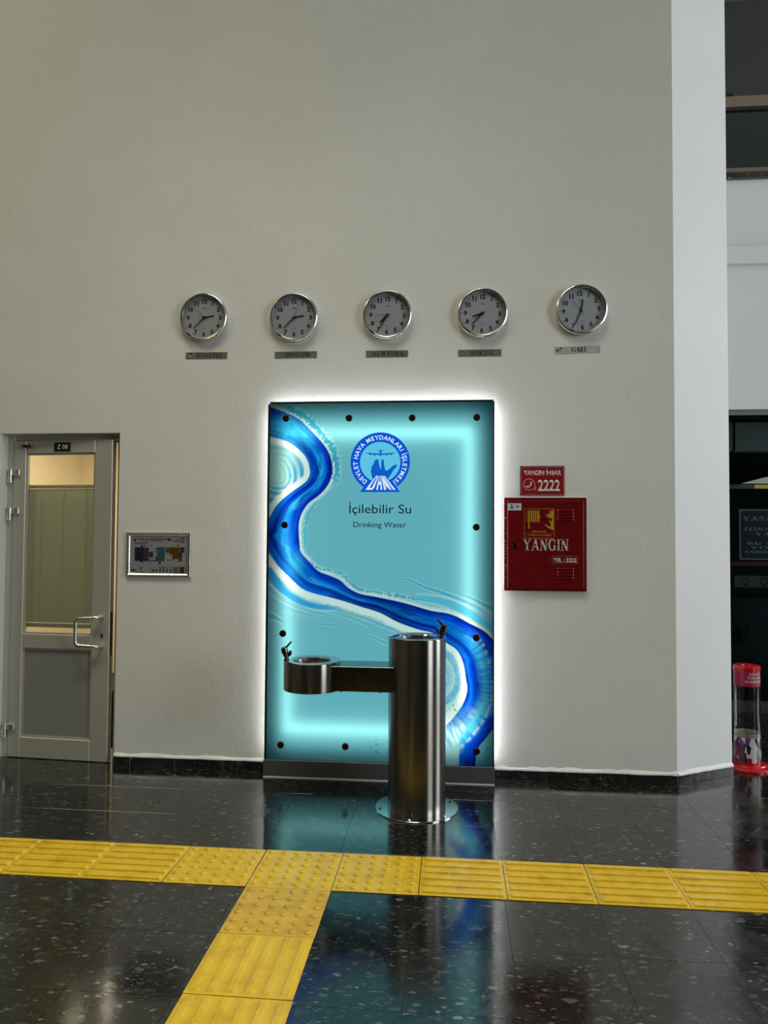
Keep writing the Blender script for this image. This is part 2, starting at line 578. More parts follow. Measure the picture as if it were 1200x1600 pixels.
TK, TN = 0.19, 0.075
SERIF = {
    'I': (0.44, [_st(.22, 0, .22, 1, TK), _serif(.22, 0, .4), _serif(.22, 1, .4)]),
    'L': (0.70, [_st(.22, 0, .22, 1, TK), _serif(.22, 1, .4), _hb(.04, .64, 0), [(.56, 0), (.66, 0), (.66, .28)]]),
    'T': (0.80, [_st(.40, 0, .40, 1, TK), _serif(.40, 0, .42), _hb(.05, .75, .925), [(.05, 1), (.05, .72), (.14, 1)], [(.75, 1), (.66, 1), (.75, .72)]]),
    'E': (0.74, [_st(.22, 0, .22, 1, TK), _hb(.04, .66, 0), _hb(.04, .64, .925), _hb(.2, .5, .47), [(.58, 0), (.68, 0), (.68, .28)], [(.66, 1), (.57, 1), (.66, .74)]]),
    'N': (0.92, [_st(.17, 0, .17, 1, TN), _st(.75, 0, .75, 1, TN), _st(.17, 1, .73, 0, .24), _serif(.17, 0, .3), _serif(.75, 1, .3), _serif(.14, 1, .3)]),
    'M': (1.10, [_st(.16, 0, .16, 1, TN), _st(.20, 1, .54, 0, .22), _st(.54, 0, .88, 1, TN), _st(.90, 0, .90, 1, TK), _serif(.16, 0, .28), _serif(.90, 0, .36), _serif(.93, 1, .3), _serif(.14, 1, .28)]),
    'A': (0.92, [_st(.12, 0, .44, 1, TN), _st(.74, 0, .44, 1, .22), _hb(.22, .66, .3, .07), _serif(.12, 0, .28), _serif(.76, 0, .34)]),
    'V': (0.90, [_st(.16, 1, .46, 0, .22), _st(.76, 1, .46, 0, TN), _serif(.16, 1, .34), _serif(.77, 1, .28)]),
    'Y': (0.92, [_st(.14, 1, .46, .45, .22), _st(.78, 1, .46, .45, TN), _st(.46, 0, .46, .5, TK), _serif(.46, 0, .42), _serif(.15, 1, .34), _serif(.77, 1, .28)]),
    'K': (0.94, [_st(.22, 0, .22, 1, TK), _serif(.22, 0, .38), _serif(.22, 1, .38), _st(.28, .4, .72, 1, TN), _st(.42, .58, .74, 0, .23), _serif(.74, 1, .28), _serif(.76, 0, .36)]),
    'W': (1.24, [_st(.14, 1, .40, 0, .21), _st(.62, 1, .40, 0, TN), _st(.60, 1, .84, 0, .21), _st(1.08, 1, .84, 0, TN), _serif(.14, 1, .32), _serif(.6, 1, .34), _serif(1.09, 1, .26)]),
    'H': (0.96, [_st(.22, 0, .22, 1, TK), _st(.74, 0, .74, 1, TK), _hb(.2, .76, .47), _serif(.22, 0, .38), _serif(.22, 1, .38), _serif(.74, 0, .38), _serif(.74, 1, .38)]),
    'Z': (0.78, [_st(.16, .02, .62, .98, .22), _hb(.06, .7, 0), _hb(.1, .7, .925), [(.6, 0), (.71, 0), (.71, .27)], [(.19, 1), (.1, 1), (.1, .74)]]),
    'U': (0.92, [_st(.22, .3, .22, 1, TK), _st(.72, .3, .72, 1, TN), _serif(.22, 1, .38), _serif(.72, 1, .28)] + _arc(.44, .32, .315, .34, .125, .255, 180, 360)),
    'O': (0.94, _arc(.47, .5, .43, .52, .235, .45, 0, 360, 28)),
    'C': (0.88, _arc(.47, .5, .43, .52, .235, .45, 48, 312, 24) + [[(.74, .6), (.80, .6), (.80, .98), (.76, .98)]]),
    'G': (0.96, _arc(.47, .5, .43, .52, .235, .45, 48, 318, 24) + [_st(.76, .06, .76, .46, TK), _serif(.76, 0, 0.01), _hb(.58, .92, .42, .06), [(.74, .62), (.80, .62), (.80, .98), (.76, .98)]]),
    'S': (0.70, _line([(.60, .78), (.56, .92), (.36, .975), (.17, .88), (.15, .72), (.26, .6), (.46, .46), (.57, .32), (.53, .12), (.34, .025), (.16, .07), (.10, .24)],
                      [.04, .07, .075, .12, .17, .2, .21, .18, .12, .075, .07, .04]) + [[(.57, .68), (.62, .68), (.62, 1), (.58, 1)], [(.08, 0), (.12, 0), (.13, .32), (.08, .32)]]),
    'B': (0.84, [_st(.22, 0, .22, 1, TK), _hb(.04, .45, 0, .07), _hb(.04, .45, .93, .07), _hb(.2, .45, .49, .065)] + _arc(.42, .76, .29, .24, .12, .175, -90, 90) + _arc(.44, .265, .34, .265, .15, .2, -90, 90)),
    'R': (0.94, [_st(.22, 0, .22, 1, TK), _serif(.22, 0, .38), _hb(.04, .45, .93, .07), _hb(.2, .45, .46, .065), _st(.44, .5, .76, 0, .22), _serif(.78, 0, .28)] + _arc(.42, .73, .30, .27, .12, .2, -90, 90)),
    'D': (0.94, [_st(.22, 0, .22, 1, TK), _hb(.04, .45, 0, .07), _hb(.04, .45, .93, .07)] + _arc(.42, .5, .44, .5, .24, .435, -90, 90)),
}
_dot = _arc(.22, 1.17, .075, .075, .0, .0, 0, 360, 10)
SERIF['İ'] = (0.44, SERIF['I'][1] + _dot)
SERIF['Ö'] = (0.94, SERIF['O'][1] + _arc(.32, 1.16, .07, .07, 0, 0, 0, 360, 8) + _arc(.62, 1.16, .07, .07, 0, 0, 0, 360, 8))
SERIF['Ş'] = (0.70, SERIF['S'][1] + [_st(.36, -.22, .36, .03, .07)])

def serif_on_wall(mb, s, x, z, y, cap, width=None, align='C', depth=0.0008, stencil=False, gap=0.04):
    adv = sum((SERIF[c][0] if c in SERIF else 0.4) + gap for c in s) - gap
    k = cap if width is None else width / adv
    ax = {'L': 0, 'C': adv / 2, 'R': adv}[align]
    px = -ax
    for i, c in enumerate(s):
        if c in SERIF:
            for poly in SERIF[c][1]:
                P = []
                for (a, b) in poly:
                    q = (x + (px + a) * k, z + b * cap)
                    if not P or (abs(P[-1][0] - q[0]) > 1e-7 or abs(P[-1][1] - q[1]) > 1e-7):
                        P.append(q)
                if len(P) > 3 and abs(P[0][0] - P[-1][0]) < 1e-7 and abs(P[0][1] - P[-1][1]) < 1e-7:
                    P = P[:-1]
                if len(P) >= 3:
                    mb.prism(P, y - depth * (1 + 0.02 * (i % 3)), y)
            px += SERIF[c][0] + gap
        else:
            px += 0.4 + gap
    return mb

def rrect(x0, x1, z0, z1, r, n=5):
    P = []
    for cx, cz, a0 in ((x1 - r, z1 - r, 0), (x0 + r, z1 - r, 90), (x0 + r, z0 + r, 180), (x1 - r, z0 + r, 270)):
        for i in range(n + 1):
            a = math.radians(a0 + 90 * i / n)
            P.append((cx + r * math.cos(a), cz + r * math.sin(a)))
    return P

def circle(cx, cz, r, n=32, rz=None):
    return [(cx + r * math.cos(2 * math.pi * i / n), cz + (rz or r) * math.sin(2 * math.pi * i / n)) for i in range(n)]

def ring(mb, cx, cz, r0, r1, y0, y1, n=48, a0=0, a1=360):
    k = n
    pts = []
    for i in range(k + 1):
        a = math.radians(a0 + (a1 - a0) * i / k)
        pts.append((math.cos(a), math.sin(a)))
    for p, q in zip(pts, pts[1:]):
        mb.prism([(cx + r0 * p[0], cz + r0 * p[1]), (cx + r1 * p[0], cz + r1 * p[1]), (cx + r1 * q[0], cz + r1 * q[1]), (cx + r0 * q[0], cz + r0 * q[1])], y0, y1)
    return mb

def outline(mb, x0, x1, z0, z1, t, y0, y1):
    mb.box(x0, x1, y0, y1, z1 - t, z1).box(x0, x1, y0, y1, z0, z0 + t)
    mb.box(x0, x0 + t, y0, y1, z0 + t, z1 - t).box(x1 - t, x1, y0, y1, z0 + t, z1 - t)
    return mb

# ================================================================== SETTING
DX0, DX1, DZ = -3.035, -2.198, 2.185            # door opening
CORNER, FACET_END = (1.378, 0.0), (1.787, 0.235)
HZ = 8.0

# floor: a sub-base and the terrazzo tiles laid on it
floor = part('floor', MB().box(-8, 9, -14, 2.25, -0.2, -0.008).box(1.787, 9, 2.25, 7.2, -0.2, -0.002).box(-4.2, -1.4, 0.25, 3.2, -0.2, -0.008), M_grout)
tag(floor, 'polished black terrazzo floor with pale chips', 'floor', kind='structure')
TPX, TPY = 0.3737, 0.3815
tx0, ty0 = 0.224, -0.397
tile_me = {}
def tile_mesh(kind, m):
    mb = MB().box(-TPX / 2 + 0.0006, TPX / 2 - 0.0006, -TPY / 2 + 0.0006, TPY / 2 - 0.0006, -0.02, 0.0, 0.0003)
    return mb.mesh('floor_tile', m)
tile_me = [tile_mesh(0, M_floor), tile_mesh(1, M_floor2)]
far_tiles = MB()
for i in range(-12, 19):
    for j in range(-7, 9):
        cx, cy = tx0 + (i + 0.5) * TPX, ty0 + (j + 0.5) * TPY
        if cy > 0.45 and cx < 1.95:
            continue
        if cy > 0.2 and cx < 1.7 and not (DX0 - 0.3 < cx < DX1 + 0.3):
            continue
        if cy > 2.0 + 0.15:
            continue
        coarse = 1 if (i >= 1 and j <= -4) else (1 if rnd.random() < 0.06 else 0)
        if -3.9 < cx < 3.5 and cy > -2.75:
            put('floor_tile', tile_me[coarse], (cx, cy, 0.0), floor, 0.0)
        else:
            far_tiles.box(cx - TPX / 2 + .001, cx + TPX / 2 - .001, cy - TPY / 2 + .001, cy + TPY / 2 - .001, -0.02, 0)
# the rest of the hall floor, out of view, laid with the same stone
far_tiles.box(-8, 9, -14, ty0 - 7 * TPY - .001, -0.02, 0).box(-8, tx0 - 12 * TPX - .001, ty0 - 7 * TPY, 0, -0.02, 0)
far_tiles.box(tx0 + 19 * TPX + .001, 9, ty0 - 7 * TPY, 2.2, -0.02, 0)
o = part('far_paving', far_tiles, M_floor, floor)
o['kind'] = 'stuff'

# main wall with the door opening and the splayed pillar end
w = MB().box(-8, DX0, 0, 0.25, 0, HZ).box(DX0, DX1, 0, 0.25, DZ, HZ).box(DX1, CORNER[0], 0, 0.25, 0, HZ)
wall = part('wall_back', w, M_wall)
tag(wall, 'tall rough white plastered wall behind the clocks and the glowing panel', 'wall', kind='structure')
pw = MB().slab([(CORNER[0], 0.0), FACET_END, (FACET_END[0], 2.3), (CORNER[0], 2.3)], 0, HZ)
pillar = part('wall_pillar', pw, M_pillar)
tag(pillar, 'bright splayed white pillar end beside the red battery tube', 'wall', kind='structure')

# outer hall, behind and beside the photographer
hall = MB().box(-8.2, -8, -14, 0, 0, HZ)
tag(part('wall_left', hall, M_hall), 'far left wall of the hall', 'wall', kind='structure')
tag(part('wall_front', MB().box(-8.2, 9.2, -14.2, -14, 0, HZ), M_dark_hall), 'dark wall of the hall behind the viewer', 'wall', kind='structure')
rw = MB()
ys = [-14, WIN[0][0], WIN[0][1], WIN[1][0], WIN[1][1], 7.2]
for a, b in ((0, 1), (2, 3), (4, 5)):
    rw.box(9, 9.2, ys[a], ys[b], 0, HZ)
for a, b in WIN:
    rw.box(9, 9.2, a, b, 0, 0.8).box(9, 9.2, a, b, 6.5, HZ)
tag(part('wall_right', rw, M_hall), 'right wall of the hall with two tall windows', 'wall', kind='structure')
for n, (a, b) in enumerate(WIN):
    f = MB()
    for z in (0.8, 2.7, 4.6, 6.44):
        f.box(9.02, 9.1, a, b, z, z + 0.06)
    for y in (a, (a + b) / 2 - .03, b - .06):
        f.box(9.02, 9.1, y, y + .06, 0.8, 6.5)
    tag(part('window_%d' % (n + 1), f, M_alu2), 'tall aluminium window frame in the right wall', 'window', kind='structure')
tag(part('ceiling', MB().box(-8.2, 9.2, -14.2, 7.2, HZ, HZ + 0.2), M_hall), 'high ceiling of the hall', 'ceiling', kind='structure')

# baseboard of black stone pieces with pale joints and a bead of white filler
def base_run(name, label, pts, lens, parent_label):
    (xa, ya), (xb, yb) = pts
    L = math.hypot(xb - xa, yb - ya)
    ang = math.atan2(yb - ya, xb - xa)
    X = Matrix.Translation((xa, ya, 0)) @ Matrix.Rotation(ang, 4, 'Z')
    root = part(name, MB().box(0, L, -0.009, 0, 0, 0.058), M_bgrout, None, xf=X)
    tag(root, label, 'baseboard', kind='structure')
    s = 0.0
    k = 0
    while s < L - 0.01:
        e = min(L, s + lens[k % len(lens)])
        part('baseboard_tile', MB().box(s + 0.0012, e - 0.0012, -0.0125, -0.004, 0, 0.0585, 0.0012), M_base, root, xf=X)
        s = e
        k += 1
    bead = MB()
    n = max(4, int(L / 0.05))
    rr = random.Random(len(label))
    prev = None
    for i in range(n + 1):
        x = L * i / n
        h = 0.078 + rr.uniform(-0.006, 0.008)
        d = 0.012 + rr.uniform(-0.003, 0.004)
        vs_ = [bead.bm.verts.new(c) for c in ((x, 0.0, 0.0575), (x, -d, 0.0575), (x, -d * 0.9, 0.066), (x, 0, h))]
        if prev:
            for q in range(3):
                bead.bm.faces.new((prev[q], prev[q + 1], vs_[q + 1], vs_[q]))
        prev = vs_
    part('filler_bead', bead, M_caulk, root, xf=X, label='uneven white filler along the top edge')
    return root
base_run('baseboard_left', 'black stone baseboard between the door and the light panel', ((DX1, 0), (-1.168, 0)), (.115, .30, .32, .30), '')
base_run('baseboard_middle', 'black stone baseboard from the light panel to the pillar corner', ((0.264, 0), CORNER), (.30, .235, .125, .135, .33), '')
base_run('baseboard_pillar', 'short black stone baseboard turning back along the pillar', (CORNER, FACET_END), (.13, .345), '')

# ------------------------------------------------------------------ right: glazed office and gallery beyond the pillar
GY = 2.2
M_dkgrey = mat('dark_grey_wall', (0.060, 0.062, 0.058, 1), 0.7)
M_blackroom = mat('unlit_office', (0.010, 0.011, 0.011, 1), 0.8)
fas = MB().box(FACET_END[0], 9, GY, GY + 0.25, 2.68, 4.0).box(FACET_END[0], 9, GY - 0.015, GY + 0.25, 4.165, 4.785)
o = part('wall_gallery', fas, M_fascia)
tag(o, 'off white fascia below the gallery rail', 'wall', kind='structure')
part('ledge', MB().box(FACET_END[0], 9, GY - 0.05, GY + 0.25, 4.0, 4.165, 0.004), M_fascia, o)
tag(part('trim_1', MB().box(FACET_END[0], 9, GY - 0.06, GY + 1.9, 4.785, 4.84), M_base), 'black speckled stone edge of the gallery floor', 'trim', kind='structure')
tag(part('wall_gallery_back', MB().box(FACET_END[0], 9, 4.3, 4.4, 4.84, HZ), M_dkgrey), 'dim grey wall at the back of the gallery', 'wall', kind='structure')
rail = thing('gallery_railing', (2.6, GY, 4.84), 'brown rail and tinted glass balustrade along the upper gallery', 'railing')
M_rail = mat('brown_rail', lin(118, 104, 84), 0.45, spec=0.4)
part('handrail', MB().box(FACET_END[0] + .01, 9, GY - 0.04, GY + 0.05, 5.465, 5.565, 0.01), M_rail, rail)
part('bottom_rail', MB().box(FACET_END[0] + .01, 9, GY - 0.03, GY + 0.02, 4.84, 4.895, 0.004), M_rail, rail)
part('rail_seal', MB().box(FACET_END[0] + .01, 9, GY - 0.025, GY + 0.02, 5.435, 5.464), M_black, rail)
part('glass_pane', MB().box(FACET_END[0] + .01, 9, GY - 0.012, GY - 0.002, 4.893, 5.44), pane_glass('tinted_balustrade_glass', (0.80, 0.85, 0.84, 1), 0.10), rail)
part('rail_clip', MB().box(2.50, 2.56, GY - 0.05, GY + 0.05, 5.566, 5.59, 0.004), M_black, rail)

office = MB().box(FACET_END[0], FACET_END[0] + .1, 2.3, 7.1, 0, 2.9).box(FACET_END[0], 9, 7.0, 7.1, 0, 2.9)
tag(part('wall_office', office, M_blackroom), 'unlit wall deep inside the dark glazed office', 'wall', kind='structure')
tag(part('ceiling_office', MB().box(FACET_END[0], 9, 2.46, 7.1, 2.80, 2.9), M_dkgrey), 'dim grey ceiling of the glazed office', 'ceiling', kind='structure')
glaz = thing('window_3', (3.4, GY + .04, 0), 'dark glazed partition of the unlit office beside the pillar', 'window', kind='structure')
M_glassdk = pane_glass('office_glass', (0.68, 0.73, 0.735, 1), 0.09)
part('head_frame', MB().box(FACET_END[0], 9, GY + .02, GY + .10, 2.632, 2.68), mat('grey_frame', (0.10, 0.105, 0.105, 1), 0.4), glaz)
part('sill_frame', MB().box(FACET_END[0], 9, GY + .02, GY + .10, 0.0, 0.05), M_black, glaz)
for x in (2.02, 4.6, 6.8):
    part('mullion', MB().box(x, x + .05, GY + .02, GY + .10, 0.05, 2.632), M_black, glaz)
for a, b in ((FACET_END[0], 2.02), (2.07, 4.6), (4.65, 6.8), (6.85, 9)):
    part('glass_pane', MB().box(a, b, GY + .05, GY + .06, 0.05, 2.632), M_glassdk, glaz)
# things in and on the glazed office
tag(part('bulkhead', MB().box(1.9, 7, 3.6, 3.8, 2.46, 2.78, 0.005), mat('bulkhead_grey', (0.5, 0.51, 0.5, 1), 0.6)), 'grey boxed bulkhead across the dark office ceiling', 'beam')
cb = MB().tube([(2.93, 3.55, 2.80), (2.93, 3.55, 2.52), (2.96, 3.55, 2.45), (3.02, 3.55, 2.42), (3.05, 3.55, 2.48), (3.05, 3.55, 2.80)], 0.014, 8)
tag(part('hanging_cable', cb, M_black, smooth=True), 'loop of black cable hanging below the dark office ceiling', 'cable')
lp = thing('office_lamp', (4.3, 5.9, 2.2), 'slanting white lamp panel with a yellow edge deep in the dark office', 'lamp')
part('diffuser', MB().prism([(4.03, 2.283), (5.6, 2.275), (5.6, 2.44), (4.34, 2.367)], 5.85, 5.95), emissive('office_lamp_white', (0.9, 0.93, 0.88, 1), 0.42), lp)
part('yellow_strip', MB().box(4.19, 5.6, 5.84, 5.9, 2.210, 2.258), emissive('office_lamp_yellow', (0.75, 0.6, 0.08, 1), 0.55), lp)
part('housing', MB().box(3.1, 5.6, 5.96, 6.04, 2.21, 2.27), mat('lamp_housing', (0.25, 0.26, 0.25, 1), 0.5), lp)
sg = thing('prohibition_sign', (2.95, GY + .03, 1.32), 'navy sign with white border and serif capitals on the office glass', 'sign')
part('board', MB().prism(rrect(2.613, 3.36, 1.318, 1.776, 0.004), GY + .067, GY + .079), mat('sign_edge', (0.42, 0.43, 0.45, 1), 0.5), sg)
part('face', MB().prism(rrect(2.624, 3.349, 1.330, 1.764, 0.028), GY + .065, GY + .068), mat('navy_sign', (0.010, 0.018, 0.055, 1), 0.35), sg)
tx = MB()
SX = 2.985
for s_, z, cap, wd in (('YASAK BÖLGE', 1.672, .040, .69), ('İZİNSİZ GİRMEK', 1.582, .028, .66), ('YASAKTIR', 1.536, .028, .47)):
    serif_on_wall(tx, s_, SX, z, GY + .065, cap, wd)
for s_, z, cap, wd in (('BU BÖLGEYE', 1.454, .024, .62), ('YOLCU VE', 1.417, .024, .57), ('ŞAHISLAR GİREMEZ', 1.377, .024, .66)):
    serif_on_wall(tx, s_, SX, z, GY + .065, cap, wd)
part('lettering', tx, mat('sign_letters', (0.55, 0.58, 0.64, 1), 0.5), sg)
tag(part('red_stripe', MB().box(2.53, 3.6, GY + .062, GY + .065, 1.262, 1.300), mat('red_film', (0.16, 0.012, 0.02, 1), 0.4)), 'dark red strip stuck on the office glass under the navy sign', 'sticker')
st = thing('emblem_strip', (2.9, GY + .045, 1.07), 'dim grey strip with ring emblems on the office glass', 'sticker')
part('strip', MB().box(2.565, 3.5, GY + .063, GY + .066, 1.068, 1.172), mat('grey_film', (0.11, 0.13, 0.125, 1), 0.5), st)
for x in (2.657, 2.82, 2.985):
    part('ring_emblem', ring(MB(), x, 1.125, .026, .035, GY + .061, GY + .0635, 28).box(x - .016, x + .016, GY + .061, GY + .0635, 1.078, 1.092), M_black, st)
for k, (z0, z1) in enumerate(((1.30, 1.69), (1.13, 1.235))):
    tag(part('paper_notice', MB().box(2.10, 2.495, GY + .062, GY + .064, z0, z1), mat('dim_paper', (0.30, 0.33, 0.32, 1), 0.7)),
        ['tall pale paper behind the glass at the pillar edge', 'short pale paper below the taller one at the pillar edge'][k], 'paper')
ct = thing('office_counter', (3.1, 3.0, 0), 'dark teal counter behind the office glass above the battery tube', 'counter')
M_teal = mat('teal_counter', (0.020, 0.046, 0.046, 1), 0.35)
part('front_panel', MB().slab([(2.35, 3.72), (4.3, 2.42), (4.34, 2.48), (2.40, 3.78)], 0.0, 0.86), M_teal, ct)
part('counter_top', MB().slab([(2.33, 3.69), (4.3, 2.38), (4.6, 2.9), (2.65, 4.2)], 0.86, 0.895), mat('teal_counter_top', (0.012, 0.026, 0.027, 1), 0.3), ct)
em = ring(MB(), 0, 0.42, .075, .095, -0.004, 0.0, 32).box(-.03, .03, -.004, 0, .30, .40).box(-.06, .06, -.004, 0, .27, .30)
a = math.atan2(2.42 - 3.72, 4.3 - 2.35)
part('ring_emblem', em, mat('emblem_dark', (0.008, 0.018, 0.018, 1), 0.4), ct, xf=Matrix.Translation((2.98, 3.29, 0.17)) @ Matrix.Rotation(a, 4, 'Z'))
tag(part('office_screen', MB().box(3.35, 3.95, 3.0, 3.06, .92, 1.25, 0.01).box(3.6, 3.7, 3.0, 3.05, .895, .95), M_void), 'black monitor on the dark teal counter at the right edge', 'monitor')

# ------------------------------------------------------------------ the door on the left
M_wallroom = mat('cream_room_wall', (0.78, 0.68, 0.50, 1), 0.7)
rm = MB().box(-4.2, -1.4, 3.1, 3.2, 0, 2.7).box(-4.2, -4.1, 0.25, 3.1, 0, 2.7).box(-1.5, -1.4, 0.25, 3.1, 0, 2.7).box(-4.2, -1.4, 0.25, 3.2, 2.7, 2.8)
tag(part('wall_room', rm, M_wallroom), 'cream walls of the lit room behind the door', 'wall', kind='structure')
area('room_lamp', (-2.7, 1.7, 2.66), (0, 0, 0), 1.2, 0.6, 50, (1.0, 0.86, 0.64))

door = thing('door_1', (-2.6, 0.1, 0), 'grey aluminium door with blind behind its glass, slightly ajar', 'door', kind='structure')
FY = 0.085
fr = MB().box(DX0, -2.985, FY, FY + .065, 0, DZ + .01, .002).box(-2.250, DX1 + .03, FY, FY + .065, 0, DZ + .01, .002).box(-2.985, -2.250, FY, FY + .065, 2.150, DZ + .01, .002)
part('frame', fr, M_alu, door)
part('rubber_seal', MB().box(-2.9855, -2.981, FY + .02, FY + .03, 0, 2.15).box(-2.985, -2.25, FY + .055, FY + .062, 2.14, 2.152), M_black, door)
# the leaf is built closed in local axes (x from the hinge, y depth, z up), then swung 3.6 degrees open
AJ = math.radians(-3.9)
LX = Matrix.Translation((-2.984, 0.078, 0)) @ Matrix.Rotation(AJ, 4, 'Z')
LW, LT = 0.726, 0.05
G0, G1 = 0.088, LW - 0.128     # glass / panel span
leaf = part('leaf', MB().box(0, G0, 0, LT, 0.004, 2.146, .003).box(G1, LW, 0, LT, 0.004, 2.146, .003)
            .box(G0, G1, 0, LT, 2.058, 2.146, .003).box(G0, G1, 0, LT, 0.737, 0.832, .003).box(G0, G1, 0, LT, 0.004, 0.14, .003), M_alu, door, xf=LX)
part('glazing_bead', outline(outline(MB(), G0, G1, 0.832, 2.058, .012, .010, .022), G0, G1, 0.14, 0.737, .012, .010, .022), M_alu, leaf, xf=LX)
part('glass_pane', MB().box(G0, G1, .022, .028, .832, 2.058), pane_glass('door_glass', (0.93, 0.95, 0.92, 1), 0.06), leaf, xf=LX)
part('kick_panel', MB().box(G0, G1, .018, .03, .14, .737), mat('grey_kick_panel', (0.27, 0.27, 0.25, 1), 0.35, 0.2), leaf, xf=LX)
# D pull handle, cranked sideways
hp = []
def bend(pts, r=0.03, n=6):
    out = [Vector(pts[0])]
    for p0, p1, p2 in zip(pts, pts[1:], pts[2:]):
        p0, p1, p2 = Vector(p0), Vector(p1), Vector(p2)
        a, b = p1 + (p0 - p1).normalized() * r, p1 + (p2 - p1).normalized() * r
        for i in range(n + 1):
            t = i / n
            out.append(a * (1 - t) ** 2 + p1 * 2 * t * (1 - t) + b * t * t)
    out.append(Vector(pts[-1]))
    return out
hx = LW - 0.055
part('pull_handle', MB().tube(bend([(hx, 0, .962), (hx - .01, -.055, .958), (hx - .150, -.065, .95), (hx - .150, -.065, .775), (hx - .01, -.055, .768), (hx, 0, .764)]), .0125, 14), M_alu2, leaf, smooth=True, xf=LX, label='bent silver pull handle')
part('lock_plate', MB().prism(circle(hx + .002, .838, .009, 20), -.003, 0.0).prism(rrect(hx - .002, hx + .006, .815, .838, .003), -.0035, 0.0), M_black, leaf, xf=LX, label='black keyhole')
part('latch', MB().box(LW - .001, LW + .004, .012, .03, .70, .99), M_chrome, leaf, xf=LX)
part('edge_strip', MB().box(LW - .0005, LW + .0015, .004, .046, .02, 2.14), M_alu2, leaf, xf=LX)
part('closer_bracket', MB().box(.075, .135, -.012, 0, 2.098, 2.116, .003).lathe([(.011, 0), (.011, .018)], (.086, -.001, 2.107), 'y', 16).lathe([(.008, 0), (.008, .016)], (.122, -.001, 2.103), 'y', 16), M_chrome, leaf, xf=LX, label='small dark bracket left from a door closer')
for z in (1.905, 1.645, 0.185):
    h = part('hinge', MB().box(-.008, .050, -.014, 0, z, z + .042, .003), M_alu2, leaf, xf=LX, label='silver surface hinge')
    part('knuckle', MB().lathe([(.011, 0), (.011, .088), (.008, .09)], (-.016, -.014, z - .046), 'z', 20).box(-.045, -.016, -.012, 0.004, z - .046, z - .004, .002), M_alu2, h, smooth=True, xf=LX)
zs = thing('room_number_plate', (-2.62, 0.06, 2.066), 'small black plate reading Z 08 on the top of the door', 'sign')
part('plate', MB().box(.300, .420, -.004, 0, 2.069, 2.130, .001), mat('black_plate', (0.006, 0.007, 0.012, 1), 0.3), zs, xf=LX)
part('lettering', text_on_wall(MB(), 'Z 08', .360, 2.085, -.0041, cap=.030, bold=0.012), M_white, zs, xf=LX)
# venetian blind on the back of the leaf
bl = thing('venetian_blind', (-2.62, 0.16, 0.9), 'closed grey green venetian blind seen through the door glass', 'blind')
M_blind = mat('blind_slat', (0.62, 0.64, 0.54, 1), 0.5)
part('headrail', MB().box(G0 - .03, G1 + .03, .052, .078, 1.822, 1.846, .003), mat('blind_rail', (0.62, 0.60, 0.48, 1), 0.4), bl, xf=LX)
sl = MB()
z = 0.905
while z < 1.815:
    sl.prism([(G0 - .028, z), (G1 + .028, z), (G1 + .028, z + .0165), (G0 - .028, z + .0165)], .060, .0612)
    z += .0140
    for v in list(sl.bm.verts)[-8:]:
        v.co.y += (v.co.z - (z - .006)) * 0.45
o = part('slats', sl, M_blind, bl, xf=LX)
o['kind'] = 'stuff'
for x in (G0 + .09, (G0 + G1) / 2, G1 - .09):
    part('ladder_cord', MB().box(x - .001, x + .001, .053, .055, .90, 1.83), mat('cord', (0.60, 0.62, 0.53, 1), 0.8), bl, xf=LX)
part('bottom_rail', MB().box(G0 - .028, G1 + .028, .054, .072, .872, .902, .003), mat('blind_rail', (0.62, 0.60, 0.48, 1), 0.4), bl, xf=LX)

# ================================================================== TACTILE PAVING
M_yel = mat('yellow_tactile', lin(205, 160, 36), 0.34, spec=0.5)
nt, ns, lk, b = nodes_of(M_yel)
oi = ns.new('ShaderNodeObjectInfo')
dirt = ramp(ns, lk, noise(ns, lk, mapped(ns, lk), 11, 6, 0.7), [(0.22, lin(180, 140, 32)), (0.5, lin(212, 174, 40)), (0.8, lin(220, 184, 56))])
lk.new(dirt, b.inputs['Base Color'])
lk.new(ramp(ns, lk, noise(ns, lk, mapped(ns, lk), 16, 5, 0.7), [(0.3, (0.16,) * 3), (0.7, (0.36,) * 3)]), b.inputs['Roughness'])
M_yel2 = mat('yellow_tactile_worn', lin(190, 140, 48), 0.3)
nt, ns, lk, b = nodes_of(M_yel2)
lk.new(ramp(ns, lk, noise(ns, lk, mapped(ns, lk), 13, 6, 0.7), [(0.22, lin(162, 120, 38)), (0.5, lin(200, 160, 48)), (0.8, lin(214, 178, 74))]), b.inputs['Base Color'])
TS, TX, TY = 0.3703, -1.2445, -1.1775
slab_me = [MB().box(-TS / 2 + .0015, TS / 2 - .0015, -TS / 2 + .0015, TS / 2 - .0015, 0, .004, .0012).mesh('tactile_tile', m) for m in (M_yel, M_yel2)]
def bar_mesh(m, wt=.0143):
    mb = MB()
    L, wb, h = TS / 2 - .012, .0155, .0070
    A = [mb.bm.verts.new(c) for c in ((-L, -wb, 0), (L, -wb, 0), (L, wb, 0), (-L, wb, 0))]
    B = [mb.bm.verts.new(c) for c in ((-L + .008, -wt, h), (L - .008, -wt, h), (L - .008, wt, h), (-L + .008, wt, h))]
    mb.bm.faces.new(B)
    for i in range(4):
        mb.bm.faces.new((A[i], A[(i + 1) % 4], B[(i + 1) % 4], B[i]))
    return mb.mesh('raised_bar', m)
bar_me = [bar_mesh(M_yel), bar_mesh(M_yel2)]
bar_side = bar_mesh(M_yel, .0095)
dome_me = [MB().lathe([(.0150, 0), (.0140, .0045), (.0100, .0072), (0, .0080)], (0, 0, 0), 'z', 14, caps=False).mesh('dome', m, smooth=True) for m in (M_yel, M_yel2)]
path = thing('tactile_path', (-0.5, -1.36, 0), 'yellow tactile guide tiles forming a T across the black floor', 'tactile paving')
